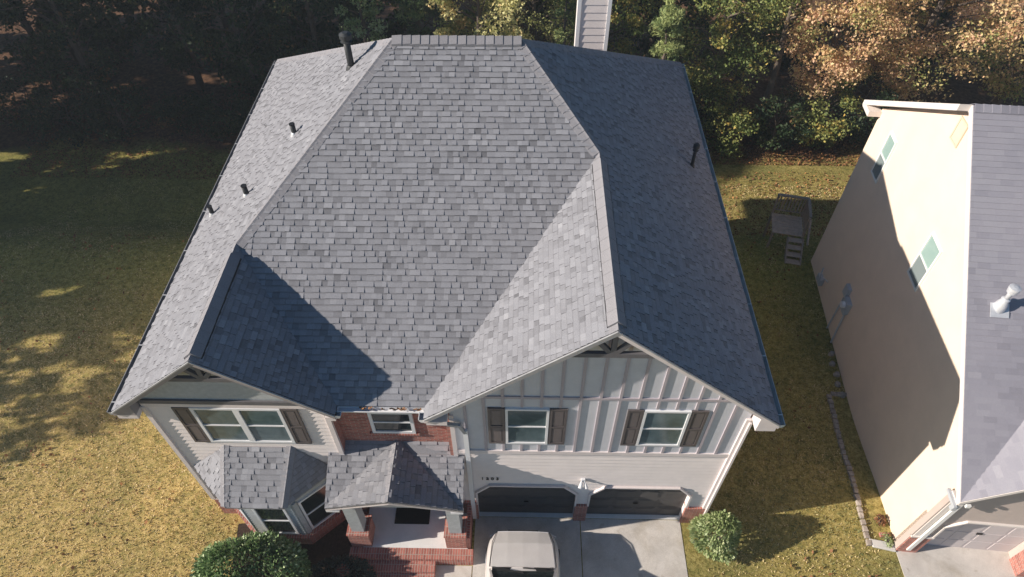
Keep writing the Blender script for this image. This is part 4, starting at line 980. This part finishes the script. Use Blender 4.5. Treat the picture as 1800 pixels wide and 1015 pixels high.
def tree(name, x, y, h, r, zlow, mat, label, cat='tree', seed=1, n=7000, size=.17, group=None, pine=False, lean=0, clumps=70, squash=1, bare=False, tintb=.5, trunk=True):
    z0 = gz(x, y); root = empty(name, (x, y, z0), label, cat, group); rng = np.random.default_rng(seed); rr = random.Random(seed)
    T = MB(); tr = .06+.014*h
    pts = [Vector((0,0,-.3))]; 
    for k in range(1, 6): pts.append(Vector((lean*k/5+rr.uniform(-.15,.15), rr.uniform(-.15,.15), h*.92*k/5)))
    T.tube(pts, [tr, tr*.85, tr*.7, tr*.5, tr*.32, tr*.1], 8)
    cc = []; rad = []
    for k in range(clumps):
        a = rr.uniform(0, 2*math.pi); f = (k+.5)/clumps; z = zlow+(h-zlow)*f
        env = r*(math.sin(math.pi*min(1, .12+.88*(1-f)))**.6 if not pine else (1.02-f)*.9+.1)
        q = env*math.sqrt(rr.uniform(.3, 1))
        c = Vector((lean*z/h+q*math.cos(a), q*math.sin(a)*squash, z+rr.uniform(-.3,.3))); cc.append(c); rad.append(rr.uniform(.45,.95)*(r/3.2)**.5*(.75 if pine else 1))
        if k % 3 == 0 or bare:
            zz = max(.4, z-q*.45); s = Vector((lean*zz/h, 0, zz)); mid = (s+c)/2+Vector((0,0,.12*q)); T.tube([s, mid, c], [tr*.3, tr*.18, tr*.05], 5)
    T.build('trunk', M_BARK, root, local=True, smooth=True)
    cc = np.array(cc); rad = np.array(rad); per = n//clumps
    C = []; tn = []
    for c, q in zip(cc, rad):
        p = rng.normal(size=(per, 3)); p /= np.linalg.norm(p, axis=1)[:, None]; p *= (rng.random(per)**.45)[:, None]*q*np.array([1.15, 1.15, .72]); C.append(c+p); tn.append(tintb+rng.normal(0, .2)+rng.normal(0, .16, per))
    C = np.concatenate(C); tn = np.concatenate(tn)
    keep = C[:, 2] > .05; C, tn = C[keep], tn[keep]
    soup('crown', C, size, tn, mat, root, local=True, seed=seed, aspect=.16 if pine else .6, up=.35 if pine else 0)
    return root

GE = 'trees of the wood behind the houses'
TR = [ # name, x, y, h, r, zlow, mat, label, kwargs
 ('deciduous_tree', 8.0, 21.0, 8.2, 2.8, .6, L_GREEN, 'broad green tree just right of the grey roof\'s rear corner', dict(n=17000, size=.13, clumps=110)),
 ('deciduous_tree', 13.2, 20.3, 9.5, 2.9, 1.4, L_OAK, 'pinkish russet oak left of the cream house\'s rear eave', dict(n=27000, size=.12, clumps=120, tintb=.55)),
 ('deciduous_tree', 17.8, 20.9, 11.5, 4.1, 1.2, L_OAK, 'large orange-brown oak behind the peak of the cream house', dict(n=31000, size=.125, clumps=130, tintb=.6)),
 ('deciduous_tree', 23.6, 21.6, 12.5, 4.2, 1.0, L_OAK, 'russet oak in the top right corner of the picture', dict(n=22000, size=.13, clumps=110, tintb=.4)),
 ('pine_tree', 4.7, 18.7, 5.4, 1.4, .8, L_PINE, 'light green pine touching the rear right roof corner', dict(n=15000, size=.17, clumps=60, pine=True, tintb=.85)),
 ('pine_tree', -7.0, 21.0, 9, 2.0, .8, L_PINE, 'dark green pine behind the left end of the ridge', dict(n=12000, size=.2, clumps=60, pine=True, tintb=.35)),
 ('deciduous_tree', -4.0, 19.6, 8.5, 2.2, 1.5, L_YEL, 'pale yellow-green leafy tree behind the middle of the ridge', dict(n=14000, size=.15, clumps=90, tintb=.6)),
 ('deciduous_tree', -1.3, 21.3, 8.5, 2.3, 1.2, L_YEL, 'yellowing tree with bare twigs just left of the chimney', dict(n=8500, size=.13, clumps=80, bare=True, tintb=.5)),
 ('pine_tree', .2, 19.2, 6.5, 1.2, .6, L_PINE, 'small green pine directly left of the chimney foot', dict(n=6500, size=.17, clumps=40, pine=True, tintb=.7)),
 ('deciduous_tree', 2.5, 22.4, 7.2, 2.2, .5, L_GREEN, 'dark green tree with orange leaves directly right of the chimney', dict(n=9000, size=.14, clumps=70, tintb=.6)),
 ('young_tree', -9.4, 19.8, 7, 1.0, 1.0, L_LIGHT, 'slender pale green tree behind the capped roof vent', dict(n=5000, size=.12, clumps=40, tintb=.5)),
 ('bare_tree', 10.7, 20.3, 9, 1.2, 3.2, L_OAK, 'nearly bare grey trunk between the green tree and the oaks', dict(n=500, size=.14, clumps=26, bare=True)),
 ('deciduous_tree', 10.2, 23.5, 9.5, 2.6, 1, L_GREEN, 'shaded green tree behind the bare grey trunk', dict(n=9000, size=.16, clumps=70, tintb=.35)),
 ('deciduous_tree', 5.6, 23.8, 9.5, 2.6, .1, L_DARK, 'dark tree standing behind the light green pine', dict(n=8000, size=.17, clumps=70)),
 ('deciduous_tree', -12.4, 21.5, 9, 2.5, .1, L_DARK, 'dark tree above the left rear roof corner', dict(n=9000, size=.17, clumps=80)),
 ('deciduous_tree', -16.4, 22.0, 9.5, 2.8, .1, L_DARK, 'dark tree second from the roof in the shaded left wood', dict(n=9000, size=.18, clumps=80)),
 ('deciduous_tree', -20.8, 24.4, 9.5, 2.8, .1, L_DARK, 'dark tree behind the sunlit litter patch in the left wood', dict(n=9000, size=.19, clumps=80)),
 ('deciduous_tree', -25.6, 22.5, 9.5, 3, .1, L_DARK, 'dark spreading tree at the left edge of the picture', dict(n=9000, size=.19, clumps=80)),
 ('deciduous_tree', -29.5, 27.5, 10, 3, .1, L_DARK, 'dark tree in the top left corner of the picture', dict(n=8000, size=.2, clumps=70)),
]
for i, (nm, x, y, h, r_, zl, mt_, lb, kw) in enumerate(TR): tree(nm, x, y+2.9, h+2.6, r_, zl+1.4, mt_, lb, seed=100+i, group=GE, **kw)
# trees filling the wood further back
rr = random.Random(12)
for i in range(15):
    x = -31+i*4.1; y = 29.5+rr.uniform(-1.2, 1.8)
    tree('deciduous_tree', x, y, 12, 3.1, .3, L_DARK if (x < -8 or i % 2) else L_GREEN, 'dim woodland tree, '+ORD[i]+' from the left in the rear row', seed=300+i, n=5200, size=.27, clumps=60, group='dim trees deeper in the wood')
# understorey bushes at the wood's edge
UN = [(-17.6,19.6,1.5,1.1,L_DARK,'dark bush between the litter patch and the roof in the left wood'), (-23.4,19.4,1.5,1.2,L_DARK,'dark bush left of the litter patch in the left wood'), (-13.2,20.4,1.5,1.3,L_DARK,'dark bush behind the bush nearest the left rear roof corner'), (-28.6,20.6,1.6,1.2,L_DARK,'dark bush cut by the left edge of the picture'), (6.6,18.9,1.2,1.3,L_DARK,'dark bush beside the grey roof\'s right rear edge'), (9.0,18.9,1.3,1.5,L_GREEN,'green undergrowth bush below the broad green tree'), (11.4,18.7,1.3,1.5,L_DARK,'shaded bush left of the cream house beneath the oaks'),
      (13.6,18.9,1.2,1.8,L_GREEN,'green bush tucked behind the cream house\'s rear corner'), (15.8,19.6,1.3,2.0,L_DARK,'dark bush behind the cream house\'s rear fascia'), (4.0,18.6,1.2,1.4,L_GREEN,'bush at the foot of the light green pine'),
      (-11.5,18.6,1.4,1.2,L_DARK,'dark bush below the left rear roof corner'), (-15.3,19.0,1.6,1.2,L_DARK,'dark bush right of the litter patch in the left wood'), (-26.0,19.2,1.7,1.2,L_DARK,'dark bush at the left edge of the shaded lawn'), (-20.6,20.4,1.1,.7,L_DARK,'low dark bush on the litter in the left wood')]
for i, (x, y, r_, h, mt_, lb) in enumerate(UN):
    y += 3.4; tree('undergrowth_bush', x, y, h*1.9, r_*1.25, .15, mt_, lb, 'bush', seed=60+i, n=4200, size=.13, clumps=34, group='bushes at the edge of the wood', tintb=.5)
# fallen leaves
rng = np.random.default_rng(5); n = 9000
fx = rng.uniform(3.5, 20, n); fy = 20.6+np.abs(rng.normal(0, 1.8, n)); fx2 = rng.uniform(-28, -10, 6000); fy2 = 19+np.abs(rng.normal(0, 2.2, 6000)); fx3 = rng.uniform(4.5, 15, 3000); fy3 = rng.uniform(14, 20, 3000)
fx4 = rng.uniform(-22, 9, 5200); fy4 = rng.uniform(-2.4, 13, 5200); kp = (~inside_house(fx4, fy4)) & (vn(fx4, fy4, .5, 31)+rng.random(5200)*.4 > .75); fx4, fy4 = fx4[kp], fy4[kp]
fx = np.concatenate([fx, fx2, fx3, fx4]); fy = np.concatenate([fy, fy2, fy3, fy4])
C = np.stack([fx, fy, np.array([gz(a, b_) for a, b_ in zip(fx, fy)])+.03+rng.uniform(0,.03,len(fx))], 1)
o = soup('leaf_litter', C, .085, rng.random(len(fx)), L_LITTER, seed=9, aspect=.7); tag(o, 'orange-brown fallen leaves along the edge of the wood', 'leaf litter', kind='stuff')

# trees left of the picture whose shade lies over the lawn and wood
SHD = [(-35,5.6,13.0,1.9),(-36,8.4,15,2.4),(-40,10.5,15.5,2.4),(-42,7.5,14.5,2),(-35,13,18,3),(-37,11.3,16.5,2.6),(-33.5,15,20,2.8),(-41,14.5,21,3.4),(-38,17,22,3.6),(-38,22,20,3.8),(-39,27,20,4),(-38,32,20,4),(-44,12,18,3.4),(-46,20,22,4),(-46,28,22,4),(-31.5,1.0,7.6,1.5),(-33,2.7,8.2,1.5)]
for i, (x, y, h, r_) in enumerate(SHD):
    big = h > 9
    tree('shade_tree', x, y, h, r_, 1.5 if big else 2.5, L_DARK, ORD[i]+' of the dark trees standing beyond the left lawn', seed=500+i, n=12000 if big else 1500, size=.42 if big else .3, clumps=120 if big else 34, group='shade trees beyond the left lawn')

# ------------------------------------------------------------------ thin haze added to lift the darks like lens glare
m = bpy.data.materials.new('air'); m.use_nodes = True; t = m.node_tree
t.nodes.remove(t.nodes['Principled BSDF']); v = t.nodes.new('ShaderNodeVolumePrincipled')
v.inputs['Density'].default_value = .0011; v.inputs['Color'].default_value = (.8, .86, .95, 1); v.inputs['Anisotropy'].default_value = .2
t.links.new(v.outputs[0], t.nodes['Material Output'].inputs['Volume'])
o = MB().box(-180, 180, -160, 270, -6, 26).build('haze', m); tag(o, 'thin pale haze added to lift the darks like lens glare', 'haze', kind='stuff')
